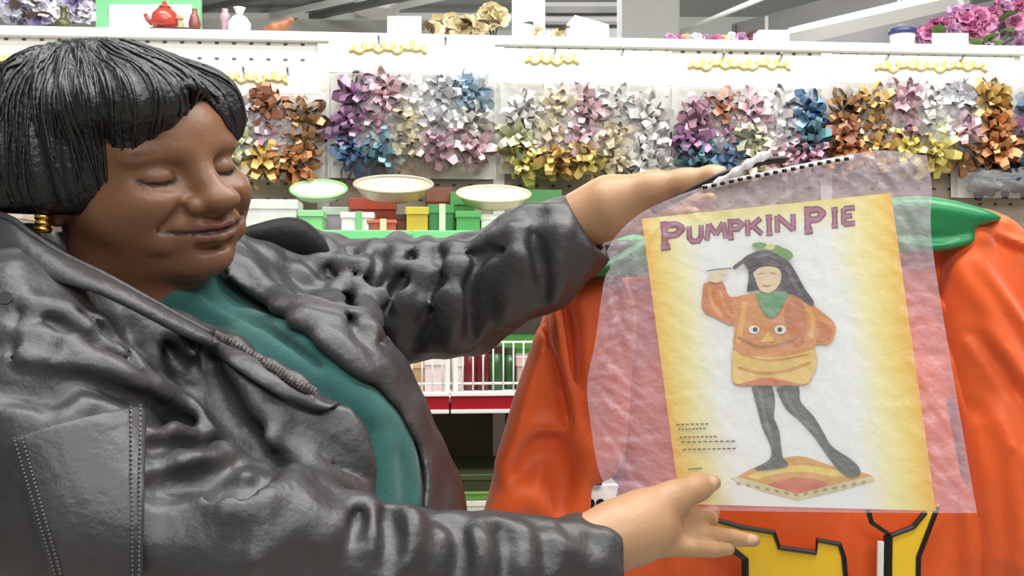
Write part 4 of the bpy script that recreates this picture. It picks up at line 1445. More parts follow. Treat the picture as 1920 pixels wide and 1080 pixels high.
def bow_bag(px0, px1, hy0, hy1, by0, by1, sx0, sx1, label, script_n=None):
    script_n = script_n or max(4, int((sx1 - sx0) / 17))
    lo, hi = wbox(px0, px1, by0, by1, .012, .085)
    base = WM @ Vector(((lo[0] + hi[0]) / 2, -.03, lo[2]))
    e = empty('bow_bag', tuple(base), 0, label, 'bag', 'hanging bags of gift bows')
    # header card
    hl, hh = wbox(px0 + 4, px1 - 4, hy0, by0 + 6, .045, .049)
    mb = MB(); mb.box(hl, hh, WM, bev=.001); h = mb.build('header_card', m_header, e)
    # yellow script line: loopy unreadable handwriting
    if sx1 > sx0:
        pts = []
        n = 9 * script_n
        for i in range(n + 1):
            t = i / n
            x = sx0 + (sx1 - sx0) * t + 6 * math.sin(t * script_n * 2 * math.pi)
            y = (hy0 + hy1) / 2 + 11 * math.cos(t * script_n * 2 * math.pi) * (.65 + .35 * math.sin(3 + t * 29)) + 2 * math.sin(t * 14)
            pts.append(Wp(x, y, .0505))
        mb = MB(); mb.tube(pts, .0042, 6); mb.build('script', m_script, h, smooth=True)
    mb = MB(); mb.box((lo[0] + .004, -.0115, lo[2] + .004), (hi[0] - .004, -.0095, hi[2]), WM); mb.build('backing_card', m_header, e)
    # see-through pouch, bulging
    V, F = [], []
    N = 14
    for sgn in (1, -1):
        for j in range(N + 1):
            for i in range(N + 1):
                u, v = i / N, j / N
                bul = (1 - abs(2 * u - 1) ** 4) * (1 - abs(2 * v - 1) ** 4)
                yy = -.048 - sgn * .036 * bul - .003 * math.sin(17 * u + 23 * v * v + sgn) * bul
                V.append(tuple(WM @ Vector((lo[0] + (hi[0] - lo[0]) * u, yy, lo[2] + (hi[2] - lo[2]) * v))))
    for s in range(2):
        o_ = s * (N + 1) ** 2
        for j in range(N):
            for i in range(N):
                q = (o_ + j * (N + 1) + i, o_ + j * (N + 1) + i + 1, o_ + (j + 1) * (N + 1) + i + 1, o_ + (j + 1) * (N + 1) + i)
                F.append(q if s == 0 else q[::-1])
    obj('pouch', meshdata('pouch', V, F), m_pouch, e)
    for t in (.3, .7):
        x = hl[0] + (hh[0] - hl[0]) * t; z = hh[2] - .008
        mb = MB(); mb.tube([WM @ Vector((x, -.002, z)), WM @ Vector((x, -.06, z)), WM @ Vector((x, -.066, z + .012))], .0022, 6)
        mb.build('peg_hook', m_peghook, e, smooth=True)
    return e


BAGS = [
    ((392, 606, 132, 158, 168, 332, 400, 540), 'bow bag just right of the face of the woman, gold and silver bows',
     [(455, 218, 'silver'), (500, 205, 'copper'), (560, 222, 'bronze'), (450, 262, 'pale green'), (505, 258, 'mauve'), (562, 272, 'bronze'), (440, 300, 'cream'), (495, 302, 'gold'), (550, 305, 'orange-brown')]),
    ((612, 932, 76, 100, 130, 330, 655, 800), 'wide bow bag holding purple, blue and white bows',
     [(672, 185, 'purple'), (725, 180, 'pink'), (775, 190, 'white'), (828, 182, 'silver'), (880, 178, 'light blue'), (660, 240, 'purple'), (712, 232, 'mauve'), (765, 232, 'cream'), (820, 228, 'silver'), (880, 228, 'white'),
      (665, 290, 'blue'), (715, 285, 'teal'), (768, 282, 'cream'), (822, 275, 'mauve'), (880, 282, 'pink')]),
    ((940, 1264, 96, 120, 150, 322, 985, 1085), 'bow bag with the palest cream and yellow bows, above the far forearm',
     [(985, 215, 'white'), (1040, 205, 'cream'), (1095, 208, 'pink'), (1150, 205, 'white'), (1208, 215, 'white'), (975, 262, 'pale green'), (1030, 252, 'cream'), (1085, 258, 'pink'), (1145, 255, 'cream'), (1210, 262, 'white'),
      (985, 298, 'yellow'), (1042, 298, 'gold'), (1098, 300, 'yellow'), (1150, 296, 'cream'), (1212, 300, 'white')]),
    ((1268, 1546, 106, 132, 158, 318, 1290, 1482), 'bow bag with mauve and blue bows above the gloved edge of the plastic bag',
     [(1305, 222, 'mauve'), (1352, 212, 'copper'), (1404, 215, 'pink'), (1458, 210, 'white'), (1508, 218, 'blue'), (1300, 262, 'purple'), (1352, 258, 'mauve'), (1404, 262, 'pale green'), (1462, 255, 'silver'), (1512, 258, 'teal'),
      (1310, 298, 'teal'), (1360, 296, 'blue'), (1412, 298, 'cream'), (1462, 292, 'pink'), (1510, 292, 'mauve')]),
    ((1552, 1906, 108, 136, 150, 312, 1640, 1850), 'wide bow bag holding brown, gold and orange bows',
     [(1582, 212, 'bronze'), (1632, 200, 'gold'), (1684, 198, 'pink'), (1738, 195, 'white'), (1792, 195, 'silver'), (1848, 192, 'gold'), (1582, 252, 'copper'), (1634, 248, 'bronze'), (1688, 246, 'mauve'), (1742, 246, 'pale green'),
      (1798, 246, 'pink'), (1856, 240, 'orange-brown'), (1585, 286, 'orange-brown'), (1640, 282, 'gold'), (1695, 282, 'yellow'), (1750, 286, 'yellow'), (1806, 284, 'bronze'), (1862, 280, 'orange-brown')]),
    ((1910, 2100, 108, 136, 150, 312, 1950, 2050), 'bow bag cut off by the right edge of the picture, blue and lilac bows',
     [(1938, 205, 'blue'), (1935, 250, 'purple'), (1938, 288, 'blue')]),
    ((1812, 1990, 300, 306, 308, 368, 0, 0), 'small low bow bag with dark bows, under the brown and orange bow bag',
     [(1842, 336, 'indigo'), (1888, 334, 'indigo'), (1930, 336, 'indigo')]),
    ((-190, 24, 86, 128, 138, 330, -100, 22), 'bow bag almost hidden behind the dark hair at the left edge', [(10, 250, 'silver')]),
]
ORD = ['first', 'second', 'third', 'fourth', 'fifth', 'sixth']
BAGNAME = ['bag beside the face', 'purple and blue bag', 'palest bag', 'mauve and blue bag', 'brown and orange bag', 'bag cut off at right', 'small dark bag', 'bag behind the hair']
BAGS[3] = (BAGS[3][0], 'bow bag with mauve and blue bows, just left of the brown and orange bow bag', BAGS[3][2])
for bi, (geo, lab, bows) in enumerate(BAGS):
    bow_bag(*geo, lab)
    rows = {}
    for b_ in bows:
        rows.setdefault(min(2, int((b_[1] - min(q[1] for q in bows)) // 36)), []).append(b_)
    nr = len(rows)
    for ri in sorted(rows):
        rw = sorted(rows[ri])
        rname = ['top', 'middle', 'bottom'][sorted(rows).index(ri)] if nr == 3 else (['top', 'bottom'][sorted(rows).index(ri)] if nr == 2 else 'only')
        for k, (x, y, c) in enumerate(rw):
            lb = '%s gift bow, %s in %s row of the %s' % (c, ORD[k], rname, BAGNAME[bi])
            sc = 1.25 if bi != 6 else .9
            gift_bow(x, y, .05 + RNG.uniform(-.006, .006), c, sc, lb, 'gift bows in hanging bags')

# ================================================================ goods on the shelf behind the far arm
def w2(px, py, off):
    return Wp(px, py, off)


def gbox(name, px0, px1, py0, z0, off0, off1, col, lid, label, cat='box', ribbon=None, rough=.45, lidf=.3):
    """gift box with a lid, standing at height z0"""
    lo, hi = wbox(px0, px1, py0, py0 + 10, off0, off1)
    lo = (lo[0], lo[1], z0 + .0005)
    base = WM @ Vector(((lo[0] + hi[0]) / 2, (lo[1] + hi[1]) / 2, z0))
    e = empty(name, tuple(base), 0, label, cat)
    h = hi[2] - lo[2]
    mb = MB(); mb.box(lo, (hi[0], hi[1], hi[2] - h * lidf * .5), WM, bev=.001)
    mb.build('body', pbr('paper_%02x%02x%02x' % col, srgb(*col), rough, noise=.12, nscale=25), e)
    mb = MB(); mb.box((lo[0] - .002, lo[1] - .002, hi[2] - h * lidf), (hi[0] + .002, hi[1] + .002, hi[2]), WM, bev=.001)
    mb.build('lid', pbr('paper_%02x%02x%02x' % lid, srgb(*lid), rough, noise=.12, nscale=25), e)
    if ribbon:
        xm = (lo[0] * .45 + hi[0] * .55)
        mb = MB(); mb.box((xm - .006, lo[1] - .004, lo[2] + .001), (xm + .006, lo[1] - .0021, hi[2] + .0015), WM)
        mb.build('ribbon', pbr('ribbon_%02x%02x%02x' % ribbon, srgb(*ribbon), .3), e)
    return e


def dish(name, px, py, off, rx, ry, depth, tilt, col, label, cat='dish', z=None, rim=None, inner=None):
    """oval dish leaning on the goods behind it"""
    c = Wp(px, py, off)
    prof = [(.001, 0), (.55, .0), (.8, .25), (1.0, .95), (1.03, 1.0), (.98, 1.0), (.78, .35), (.55, .12), (.001, .1)]
    V, F = [], []
    n = 28
    M = Matrix.Translation(Vector(c)) @ Matrix.Rotation(WALL_A, 4, 'Z') @ Matrix.Rotation(tilt, 4, 'X')
    for r, zz in prof:
        for k in range(n):
            a = 2 * math.pi * k / n
            V.append(tuple(M @ Vector((rx * r * math.cos(a), ry * r * math.sin(a), depth * zz))))
    for i in range(len(prof) - 1):
        for k in range(n):
            F.append((i * n + k, i * n + (k + 1) % n, (i + 1) * n + (k + 1) % n, (i + 1) * n + k))
    base = tuple(c)
    e = empty(name, base, 0, label, cat)
    obj('bowl', meshdata(name, V, F), pbr('glaze_%02x%02x%02x' % col, srgb(*col), .25, noise=.08, nscale=20, coat=.3), e)
    mb = MB()
    mb.tube([M @ Vector((rx * 1.01 * math.cos(2 * math.pi * k / 28), ry * 1.01 * math.sin(2 * math.pi * k / 28), depth)) for k in range(29)], .003, 6, cap=False)
    rc = rim or col
    mb.build('rim', pbr('glaze_%02x%02x%02x' % rc, srgb(*rc), .25), e, smooth=True)
    return e


zs = SH1
dish('oval_platter', 738, 373, .20, .074, .05, .03, .42, (206, 196, 176), 'cream oval platter propped on the green-edged shelf, left of the shell dish', rim=(188, 176, 152))
dish('shell_dish', 925, 387, .2, .07, .05, .026, .4, (232, 224, 196), 'cream shell-shaped dish propped on the green-edged shelf near the far forearm', rim=(214, 204, 172))
dish('round_plate', 598, 372, .1, .055, .05, .02, .45, (236, 238, 230), 'white plate with green rim propped above the mint green box', 'plate', rim=(150, 206, 130))
gbox('gift_box', 440, 556, 374, zs, .14, .24, (214, 216, 212), (222, 224, 220), 'pale grey box on the shelf right behind the turned-up black collar')
gbox('gift_box', 560, 604, 394, zs, .17, .26, (128, 204, 132), (158, 222, 156), 'mint green box on the shelf beside the pale grey box')
gbox('gift_box', 606, 652, 388, zs, .06, .16, (146, 132, 146), (170, 184, 168), 'mauve and sage box on the shelf, leftmost behind the cream platter')
gbox('gift_box', 640, 700, 398, zs, .17, .26, (222, 226, 216), (236, 238, 230), 'white box with green ribbon at the front of the green-edged shelf', ribbon=(120, 190, 130))
gbox('gift_box', 655, 740, 372, zs, .03, .10, (150, 62, 44), (170, 74, 52), 'brick red box standing behind the cream oval platter')
gbox('gift_box', 690, 742, 412, zs, .18, .26, (176, 84, 56), (196, 110, 76), 'low rust-coloured box with a cream ribbon on the green-edged shelf', ribbon=(228, 212, 170))
gbox('gift_box', 742, 762, 402, zs, .15, .24, (96, 40, 30), (70, 46, 34), 'narrow dark brown box between the rust-coloured and yellow boxes')
gbox('gift_box', 762, 802, 388, zs, .15, .25, (190, 172, 52), (206, 190, 66), 'yellow box standing in the middle of the green-edged shelf')
gbox('gift_box', 804, 850, 384, zs, .13, .22, (52, 128, 66), (66, 148, 80), 'dark green box with a pale ribbon right of the yellow box', ribbon=(196, 226, 186))
gbox('gift_box', 846, 890, 360, zs, .04, .11, (60, 122, 60), (76, 138, 72), 'tall green box at the back, left of the shell dish')
gbox('gift_box', 800, 846, 352, zs, .03, .09, (128, 56, 42), (122, 70, 52), 'tall reddish brown box at the back of the green-edged shelf')
gbox('gift_box', 856, 900, 396, zs, .16, .25, (74, 156, 80), (88, 170, 92), 'bright green box below the left end of the shell dish')
gbox('gift_box', 902, 985, 402, zs, .14, .235, (216, 232, 214), (232, 240, 226), 'pale mint box under the shell dish')
gbox('gift_box', 986, 1052, 356, zs, .04, .14, (48, 110, 54), (62, 124, 66), 'deep green box behind the far forearm, right of the shell dish')
gbox('gift_box', 1056, 1110, 362, zs, .05, .14, (92, 30, 30), (70, 30, 28), 'dark maroon box at the right end of the green-edged shelf')
gbox('gift_box', -40, 40, 400, zs, .1, .2, (190, 170, 150), (210, 196, 180), 'beige box on the shelf at the left edge, under the dark hair')

# ---------------------------------------------------------------- wire basket rack under the far arm
m_wire = pbr('white_wire', srgb(226, 224, 220), .35)
z2 = SH2
rack = empty('wire_rack', tuple(Wp(880, 740, .3)), 0, 'white wire basket rack on the red-railed shelf below the far arm', 'rack')
rz0, rz1 = z2 + .002, CAMZ + (540 - 642) / FPX * 1.95
xr0, xr1 = wx(560, 700, .3), wx(1130, 700, .3)
n = 30
for i in range(n + 1):
    x = xr0 + (xr1 - xr0) * i / n
    mb = MB(); mb.tube([WM @ Vector((x, -.31, rz0)), WM @ Vector((x, -.31, rz1))], .0017, 6)
    mb.build('wire', m_wire, rack, smooth=True)
for z in (rz0 + .002, rz0 + .018, rz1):
    mb = MB(); mb.tube([WM @ Vector((xr0, -.3085, z)), WM @ Vector((xr1, -.3085, z))], .0026, 6); mb.build('rail', m_wire, rack, smooth=True)
for px in (839, 854):
    x = wx(px, 690, .315)
    mb = MB(); mb.box((x - .0045, -.318, rz0), (x + .0045, -.312, rz1 + .004), WM, bev=.001); mb.build('upright', m_wire, rack)


def jar(px, off, r, h, col, capc, label):
    c = Wp(px, 690, off); c[2] = z2 + .0005
    e = empty('candle_jar', tuple(c), 0, label, 'jar', 'candle jars in the wire rack')
    mb = MB(); mb.lathe([(r * .9, 0), (r, .004), (r, h * .78), (r * .8, h * .84), (r * .8, h * .86)], c, 16)
    mb.build('glass', pbr('jar_%02x%02x%02x' % col, srgb(*col), .2, noise=.15, nscale=30, coat=.4), e, smooth=True)
    mb = MB(); mb.lathe([(r * .86, h * .86), (r * .86, h), (r * .8, h * 1.01)], c, 16)
    mb.build('cap', pbr('jar_%02x%02x%02x' % capc, srgb(*capc), .35), e, smooth=False)


jar(880, .22, .016, .085, (112, 28, 34), (40, 22, 20), 'dark red candle jar with black cap, just right of the double uprights')
jar(905, .22, .016, .088, (92, 24, 34), (36, 20, 22), 'maroon candle jar with black cap, next to the green one')
jar(930, .22, .016, .082, (40, 84, 40), (58, 26, 24), 'green candle jar with brown cap in the wire rack')
jar(955, .2, .016, .078, (54, 92, 52), (64, 64, 40), 'olive green candle jar beside the orange sleeve')
gbox('gift_box', 740, 795, 672, z2, .15, .25, (176, 140, 104), (196, 168, 132), 'tan box in the wire rack beside the belly of the woman')
gbox('gift_box', 796, 834, 664, z2, .16, .25, (226, 206, 206), (236, 224, 220), 'pale pink box left of the double uprights of the rack')
gbox('gift_box', 855, 868, 668, z2, .16, .24, (206, 196, 198), (224, 216, 216), 'slim grey white box between uprights and red jar')
gbox('gift_box', 970, 1040, 668, z2, .14, .24, (190, 156, 152), (206, 180, 176), 'dusty pink box in the rack against the orange sleeve')
gbox('gift_box', 900, 1020, 628, z2, .03, .10, (70, 160, 64), (90, 182, 80), 'long bright green box at the back, just under the far forearm')
gbox('gift_box', 700, 860, 640, z2, .03, .10, (190, 176, 160), (206, 196, 180), 'long beige box at the back of the wire rack')
gbox('gift_box', 560, 690, 640, z2, .06, .16, (140, 120, 110), (160, 140, 130), 'brown box in the rack hidden mostly by the jacket')

# ---------------------------------------------------------------- stack of flat boxes on the low shelf
st_z = SH3 + .0005
layers = [(.026, (206, 204, 214), (226, 220, 232), 'lavender white flat box, lowest of the stack under the red rail'),
          (.018, (60, 66, 50), (48, 48, 44), 'thin black flat box in the stack, above the lavender white one'),
          (.026, (226, 226, 214), (238, 238, 228), 'white flat box in the stack, above the thin black one'),
          (.024, (206, 200, 160), (228, 222, 186), 'cream flat box in the middle of the stack'),
          (.03, (228, 230, 214), (240, 240, 228), 'thick white flat box below the green box of the stack'),
          (.018, (106, 162, 72), (150, 190, 100), 'grass green flat box in the stack'),
          (.03, (54, 64, 34), (70, 80, 44), 'dark olive flat box, top of the stack under the red rail')]
lo0, hi0 = wbox(830, 1075, 900, 950, .12, .33)
for i, (h, c1, c2, lab) in enumerate(layers):
    j = RNG.uniform(-.008, .008)
    lo = (lo0[0] + j - .12, lo0[1] + abs(j), st_z); hi = (hi0[0] + j, hi0[1], st_z + h - .0006)
    base = WM @ Vector(((lo[0] + hi[0]) / 2, (lo[1] + hi[1]) / 2, st_z))
    e = empty('flat_box', tuple(base), 0, lab, 'box', 'stack of flat gift boxes')
    mb = MB(); mb.box(lo, (hi[0], hi[1], hi[2] - h * .35), WM, bev=.001); mb.build('base', pbr('paper_%02x%02x%02x' % c1, srgb(*c1), .5, noise=.12, nscale=25), e)
    mb = MB(); mb.box((lo[0] - .0015, lo[1] - .0015, hi[2] - h * .35), (hi[0] + .0015, hi[1] + .0015, hi[2]), WM, bev=.001)
    mb.build('lid', pbr('paper_%02x%02x%02x' % c2, srgb(*c2), .5, noise=.12, nscale=25), e)
    st_z += h
# white box with two round holes, glimpsed between the sleeve and the plastic bag
lo, hi = wbox(1096, 1160, 908, 950, .2, .33)
lo = (lo[0], lo[1], SH3 + .0005)
e = empty('window_box', tuple(WM @ Vector(((lo[0] + hi[0]) / 2, lo[1], lo[2]))), 0, 'white box with two dark round windows between orange sleeve and plastic bag', 'box')
mb = MB(); mb.box(lo, hi, WM, bev=.002); mb.build('body', m_tagw, e)
for px in (1107, 1126):
    c = Wp(px, 944, .331); mb = MB(); mb.tube([c + [0, .004, 0], c + [0, -.001, 0]], .0085, 14); mb.build('window_hole', m_black, e)
mb = MB(); a_ = Wp(1096, 905, .331); mb.tube([Wp(1097, 906, .335), Wp(1128, 906, .335)], .004, 8); mb.build('handle', m_black, e, smooth=True)

# ================================================================ things standing on top of the display wall
def T(px, py, back):
    """point above the wall top at photo pixel, back metres behind the wall face"""
    return Wp(px, py, -back)


def top_base(px, back):
    c = Wp(px, 80, -back); c[2] = WALL_TOP + .0005
    return c


def price_card(px0, px1, py0, back, label, peak=None):
    a, b_ = T(px0, py0, back), T(px1, py0, back)
    z0 = WALL_TOP + .0005
    e = empty('sign_card', tuple(top_base((px0 + px1) / 2, back)), 0, label, 'sign', 'blank white sign cards on the wall top')
    top = [a, b_] if peak is None else [a, T(peak[0], peak[1], back), b_]
    f = [np.array([a[0], a[1], z0])] + top + [np.array([b_[0], b_[1], z0])]
    V = f + [p + np.array([0, .003, 0]) for p in f]
    n = len(f)
    F = [tuple(range(n)), tuple(range(2 * n - 1, n - 1, -1))] + [(i, i + n, (i + 1) % n + n, (i + 1) % n) for i in range(n)]
    mb = MB(); mb.add(V, F); mb.build('card', m_tagw, e)
    m = (a + b_) / 2
    mb = MB(); mb.box((m[0] - .02, m[1] + .0035, z0), (m[0] + .02, m[1] + .04, z0 + .012), bev=.001); mb.build('foot', m_white, e)
    return e


price_card(726, 790, 30, .05, 'white sign card left of the cream roses on the wall top')
price_card(1062, 1142, 46, .06, 'white peaked sign card between the two white columns', (1078, 28))
price_card(1412, 1480, 56, .04, 'white sign card standing left of the white flowerpot')
price_card(1748, 1816, 62, .02, 'white sign card standing in front of the pink flowers')

# ---------------------------------------------------------------- artificial flowers
def flower_mesh(name, rad, petals, cup, mats, seed):
    r = np.random.default_rng(seed)
    V, F, MI = [], [], []
    for ring, (n, sc, el) in enumerate(((petals, 1.0, .15), (max(4, petals - 2), .72, .75), (4, .42, 1.15))):
        for i in range(n):
            a = 2 * math.pi * (i + .4 * ring) / n + r.uniform(-.15, .15)
            L = rad * sc * r.uniform(.88, 1.1); e = el + cup + r.uniform(-.15, .15)
            d = np.array([math.cos(a) * math.cos(e), math.sin(a) * math.cos(e), math.sin(e)])
            t = np.array([-math.sin(a), math.cos(a), 0]); nrm = np.cross(d, t)
            b = len(V)
            for s, w, lift in ((.05, .12, 0), (.45, .42, -.12), (.8, .45, -.05), (1.0, .22, .12)):
                for q in (-1, 0, 1):
                    V.append(d * L * s + t * q * w * L + nrm * (lift + .12 * (q == 0)) * L)
            for j in range(3):
                for q in range(2):
                    F.append((b + j * 3 + q, b + j * 3 + q + 1, b + j * 3 + q + 4, b + j * 3 + q + 3))
    me = meshdata(name, V, F)
    for m in mats: me.materials.append(m)
    return me


def leaf_mesh(name, L, mat):
    V = []
    F = []
    for s, w, l in ((0, .05, 0), (.3, .3, .06), (.6, .34, .04), (.85, .2, -.03), (1, .02, -.12)):
        for q in (-1, 0, 1): V.append((q * w * L, l * L - .06 * L * (q == 0), s * L))
    for j in range(4):
        for q in range(2): F.append((j * 3 + q, j * 3 + q + 1, j * 3 + q + 4, j * 3 + q + 3))
    me = meshdata(name, V, F); me.materials.append(mat)
    return me


m_pinkp = pbr('pink_petal', srgb(226, 150, 190), .6, noise=.25, nscale=40)
m_lilac = pbr('lilac_petal', srgb(220, 178, 214), .6, noise=.2, nscale=40)
m_creamp = pbr('cream_petal', srgb(240, 226, 188), .6, noise=.12, nscale=40)
m_whitep = pbr('white_petal', srgb(240, 238, 246), .6, noise=.1, nscale=40)
m_lavp = pbr('lavender_petal', srgb(176, 164, 204), .6, noise=.2, nscale=40)
m_leafg = pbr('leaf_green', srgb(96, 140, 60), .5, noise=.3, nscale=30)
m_leafb = pbr('leaf_brown', srgb(92, 64, 40), .5, noise=.3, nscale=30)
m_stem = pbr('stem_olive', srgb(82, 90, 50), .6)
FL = {k: [flower_mesh('flower', .024, 7, .1 + .1 * s, [m], s + 3) for s in range(3)] for k, m in
      (('pink', m_pinkp), ('lilac', m_lilac), ('cream', m_creamp), ('white', m_whitep), ('lavender', m_lavp))}
LEAF = {'green': leaf_mesh('leaf', .045, m_leafg), 'brown': leaf_mesh('leaf', .035, m_leafb)}


def bunch(name, base, pts, leaves, label, cat, group=None, size=1.0):
    """bunch of flowers: pts = (px, py, back, colour); each head its own part on a stem"""
    e = empty(name, tuple(base), 0, label, cat, group)
    for px, py, bk, c in pts:
        p = T(px, py, bk)
        o = bpy.data.objects.new('flower', FL[c][int(RNG.integers(0, 3))])
        d = Vector((RNG.uniform(-.6, .6), -1, RNG.uniform(-.5, .5)))
        o.location = Vector(p) - Vector(base)
        o.rotation_euler = d.to_track_quat('Z', 'Y').to_euler()
        s = size * RNG.uniform(.85, 1.2); o.scale = (s, s, s)
        COL.objects.link(o); o.parent = e
        mid = (np.array(p) + np.array(base)) / 2 + [0, .02, .01]
        mb = MB(); mb.tube(smooth_path([p + [0, .004, 0], mid, base], 3), .0016, 5); mb.build('stem', m_stem, e)
    for px, py, bk, c in leaves:
        p = T(px, py, bk)
        o = bpy.data.objects.new('leaf', LEAF[c])
        d = Vector((RNG.uniform(-1, 1), -.6, RNG.uniform(-.4, .8)))
        o.location = Vector(p) - Vector(base)
        o.rotation_euler = d.to_track_quat('Z', 'Y').to_euler()
        COL.objects.link(o); o.parent = e
    return e


pts = []
for i in range(62):
    x = RNG.uniform(1722, 1960); top = np.interp(x, [1722, 1780, 1850, 1900, 1960], [58, 18, 14, -20, -30])
    pts.append((x, RNG.uniform(top + 6, 84 if x > 1815 or x < 1745 else 64), RNG.uniform(.06, .16), 'pink' if RNG.random() < .55 else 'lilac'))
bunch('flower_bunch', top_base(1850, .12), pts, [(1845, 80, .04, 'green'), (1838, 88, .04, 'green'), (1858, 76, .05, 'green'), (1880, 36, .06, 'green'), (1900, 60, .06, 'green'), (1872, 40, .06, 'green'), (1760, 74, .05, 'green')],
      'large bunch of pink artificial flowers at the top right corner', 'flowers')
pts = [(x + RNG.uniform(-5, 5), y, RNG.uniform(.06, .12), 'cream') for x, y in ((812, 58), (826, 46), (842, 54), (850, 40), (866, 52), (882, 46), (894, 54), (832, 62), (874, 62), (856, 64))]
bunch('rose_bunch', top_base(852, .1), pts, [(812, 64, .05, 'brown'), (838, 58, .05, 'brown'), (866, 56, .05, 'brown'), (886, 52, .05, 'brown')], 'low bunch of cream roses right of the white sign card', 'flowers')
pts = [(x, y, .1, 'cream') for x, y in ((908, 30), (922, 24), (936, 32), (924, 38), (914, 42))]
bunch('rose_bunch', top_base(926, .1), pts, [(917, 46, .06, 'brown'), (938, 46, .06, 'brown')], 'small taller cream rose bunch left of the narrow white column', 'flowers')
bunch('rose_bunch', top_base(1030, .08), [(1010, 62, .08, 'cream'), (1046, 66, .08, 'cream'), (1022, 70, .06, 'white')], [(1000, 46, .08, 'brown'), (1048, 60, .08, 'brown')], 'sparse cream roses in front of the narrow white column', 'flowers', size=.7)
pts = [(1255 + 17 * i + RNG.uniform(-4, 4), 74 + RNG.uniform(-3, 4), .05, ['lilac', 'pink', 'cream', 'white'][i % 4]) for i in range(10)]
bunch('flower_garland', top_base(1335, .06), pts, [(1262, 76, .05, 'brown'), (1400, 74, .05, 'brown')], 'low garland of small pastel flowers left of the sign card and flowerpot', 'garland', size=.7)
pts = []
for i in range(34):
    x = RNG.uniform(-20, 172)
    pts.append((x, RNG.uniform(-8, 42), RNG.uniform(.05, .14), 'white' if RNG.random() < .78 else 'lavender'))
bunch('flower_bunch', top_base(80, .1), pts, [(30, 18, .04, 'brown'), (52, 36, .04, 'brown'), (100, 30, .04, 'brown'), (145, 20, .04, 'brown'), (66, 8, .04, 'brown')],
      'white and lavender artificial flowers at the top left corner', 'flowers')
c = top_base(119, .03)
e = empty('vase', tuple(c), 0, 'small olive vase with narrow neck in front of the white flowers', 'vase')
mb = MB(); mb.lathe([(.012, 0), (.017, .004), (.018, .014), (.012, .022), (.0065, .028), (.006, .045), (.009, .05), (.005, .05)], c, 16)
mb.build('vessel', pbr('olive_glaze', srgb(88, 88, 48), .3, noise=.2, nscale=30), e, smooth=True)

# green-framed white picture
a, b_ = T(178, -6, .14), T(302, -6, .14)
z0 = WALL_TOP + .0005
e = empty('picture_frame', tuple(top_base(240, .14)), 0, 'light green frame with a white panel standing on the wall top', 'frame')
mb = MB(); mb.box((a[0], a[1], z0), (b_[0] + .09, a[1] + .015, a[2]), bev=.002); mb.build('frame', pbr('mint_frame', srgb(128, 206, 148), .5, noise=.12, nscale=10), e)
c0, c1 = T(206, 10, .14), T(300, 10, .14)
mb = MB(); mb.box((c0[0], a[1] - .004, z0 + .012), (c1[0] + .075, a[1] - .0005, c0[2]), bev=.001); mb.build('panel', m_tagw, e)

# red teapot, tan figurine, brown vase on a dark tray
c = top_base(335, .06)
e = empty('tray', tuple(c), 0, 'thin dark brown tray under the red pot', 'tray')
mb = MB(); mb.box((c[0] - .05, c[1] - .035, c[2]), (c[0] + .05, c[1] + .035, c[2] + .006), bev=.002); mb.build('board', pbr('dark_wood', srgb(72, 34, 24), .4, noise=.3, nscale=20), e)
mb = MB()
mb.tube([(c[0] - .05, c[1] - .035, c[2] + .008), (c[0] + .05, c[1] - .035, c[2] + .008)], .003, 6); mb.build('lip', pbr('dark_wood', srgb(72, 34, 24), .4), e)
m_redg = pbr('red_glaze', srgb(196, 72, 58), .25, noise=.3, nscale=25, coat=.4)
c = top_base(309, .06) + [0, 0, .0065]
e = empty('teapot', tuple(c), 0, 'round red ceramic pot with a spout on the dark tray', 'pot')
mb = MB(); mb.lathe([(.014, 0), (.024, .008), (.029, .024), (.026, .04), (.016, .05), (.012, .052)], c, 20); mb.build('body', m_redg, e, smooth=True)
mb = MB(); mb.lathe([(.013, .052), (.012, .057), (.005, .06), (.005, .066), (.002, .068)], c, 16); mb.build('lid', m_redg, e, smooth=True)
mb = MB(); mb.tube([c + [-.026, 0, .02], c + [-.036, 0, .028], c + [-.042, 0, .04]], [.006, .005, .004], 8); mb.build('spout', m_redg, e, smooth=True)
c = top_base(339, .05) + [0, 0, .0065]
e = empty('figurine', tuple(c), 0, 'tiny tan figurine between the red pot and the brown vase', 'figurine')
mb = MB(); mb.lathe([(.009, 0), (.01, .004), (.006, .014), (.007, .02), (.003, .024)], c, 12); mb.build('torso', pbr('tan_clay', srgb(206, 178, 130), .6, noise=.2, nscale=40), e, smooth=True)
mb = MB(); mb.lathe([(.001, .023), (.005, .026), (.006, .031), (.004, .036), (.001, .037)], c, 12); mb.build('head', pbr('tan_clay', srgb(206, 178, 130), .6), e, smooth=True)
c = top_base(365, .06) + [0, 0, .0065]
e = empty('vase', tuple(c), 0, 'slim reddish brown vase at the right end of the dark tray', 'vase')
mb = MB(); mb.lathe([(.007, 0), (.011, .006), (.013, .022), (.009, .038), (.005, .044), (.006, .052), (.004, .052)], c, 16); mb.build('vessel', pbr('brown_glaze', srgb(150, 86, 74), .3, noise=.25, nscale=30), e, smooth=True)
c = top_base(422, .06)
e = empty('vase', tuple(c), 0, 'small dusty pink vase left of the white pouch', 'vase')
mb = MB(); mb.lathe([(.006, 0), (.008, .012), (.006, .022), (.010, .034), (.011, .046), (.006, .056), (.007, .06)], c, 16); mb.build('vessel', pbr('pink_glaze', srgb(196, 166, 176), .4, noise=.2, nscale=30), e, smooth=True)
c = top_base(449, .03)
e = empty('pouch', tuple(c), 0, 'white drawstring pouch on the wall top above the hair', 'pouch')
F_ = MB(); F_.lathe([(.016, 0), (.023, .006), (.024, .022), (.015, .036), (.006, .041), (.011, .052), (.013, .056), (.009, .055)], c, 18); F_.build('cloth', m_tagw, e, smooth=True)
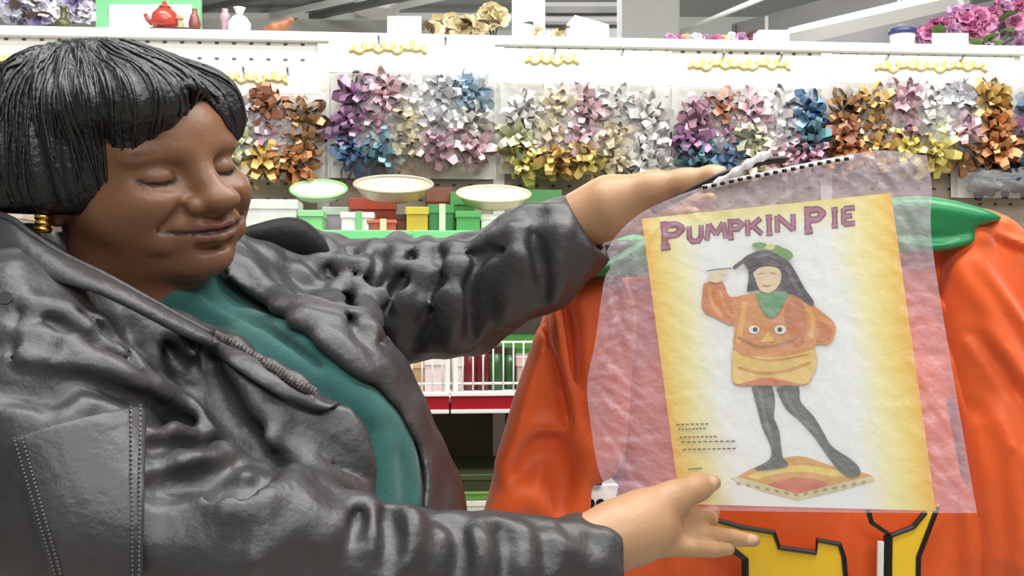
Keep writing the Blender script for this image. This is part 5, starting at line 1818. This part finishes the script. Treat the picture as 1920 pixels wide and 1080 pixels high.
F_ = MB(); F_.tube([c + [.007 * math.cos(a), .007 * math.sin(a), .041] for a in np.linspace(0, 6.283, 13)], .0015, 5); F_.build('cord', m_lavp, e, smooth=True)
# wooden bird
m_bird = pbr('carved_wood', srgb(172, 112, 76), .4, noise=.35, nscale=25)
c = top_base(521, .05)
BFd = Field()
BFd.chain([(c + [-.026, 0, .014], .007), (c + [-.008, 0, .018], .0125), (c + [.012, 0, .024], .0115), (c + [.025, 0, .033], .0085)], .008)
BFd.ell(c + [.028, 0, .036], (.009, .008, .008), .004)
e = empty('bird_figurine', tuple(c), 0, 'carved brown wooden bird lying on the wall top above the first bow bag', 'figurine')
grow('bird_body', BFd, .0018, m_bird, e)
mb = MB(); mb.tube([c + [.033, 0, .038], c + [.043, 0, .041]], [.004, .001], 8); mb.build('beak', pbr('dark_wood', srgb(72, 34, 24), .4), e, smooth=True)
mb = MB(); mb.lathe([(.012, 0), (.012, .003), (.006, .006), (.006, .01)], c, 12); mb.build('foot', pbr('dark_wood', srgb(72, 34, 24), .4), e)
# flowerpot with blue rim
c = top_base(1692, .06)
e = empty('flowerpot', tuple(c), 0, 'white flowerpot with a dark blue rim beside the pink flowers', 'pot')
mb = MB(); mb.lathe([(.022, 0), (.024, .002), (.028, .034), (.028, .036)], c, 22); mb.build('pot', m_white, e, smooth=True)
mb = MB(); mb.lathe([(.0285, .034), (.031, .036), (.031, .046), (.028, .047), (.026, .042)], c, 22); mb.build('rim', pbr('navy_glaze', srgb(58, 62, 112), .3), e, smooth=True)
mb = MB(); mb.lathe([(.02, .046), (.022, .05), (.014, .058), (.004, .06)], c, 18); mb.build('soil', pbr('grey_moss', srgb(130, 130, 132), .9, noise=.3, nscale=60), e, smooth=True)

# ceiling lamp far behind
c = P(705, 8, 10.4)
e = empty('ceiling_lamp', (c[0], c[1], 4.5), 0, 'white dome lamp hanging under the far ceiling', 'lamp')
mb = MB(); mb.lathe([(.02, .1), (.12, .08), (.2, .02), (.23, -.06), (.21, -.08), (.02, -.06)], c, 24); mb.build('shade', m_tagw, e, smooth=True)
mb = MB(); mb.tube([c + [0, 0, .09], (c[0], c[1], 4.499)], .012, 8); mb.build('rod', m_white, e, smooth=True)
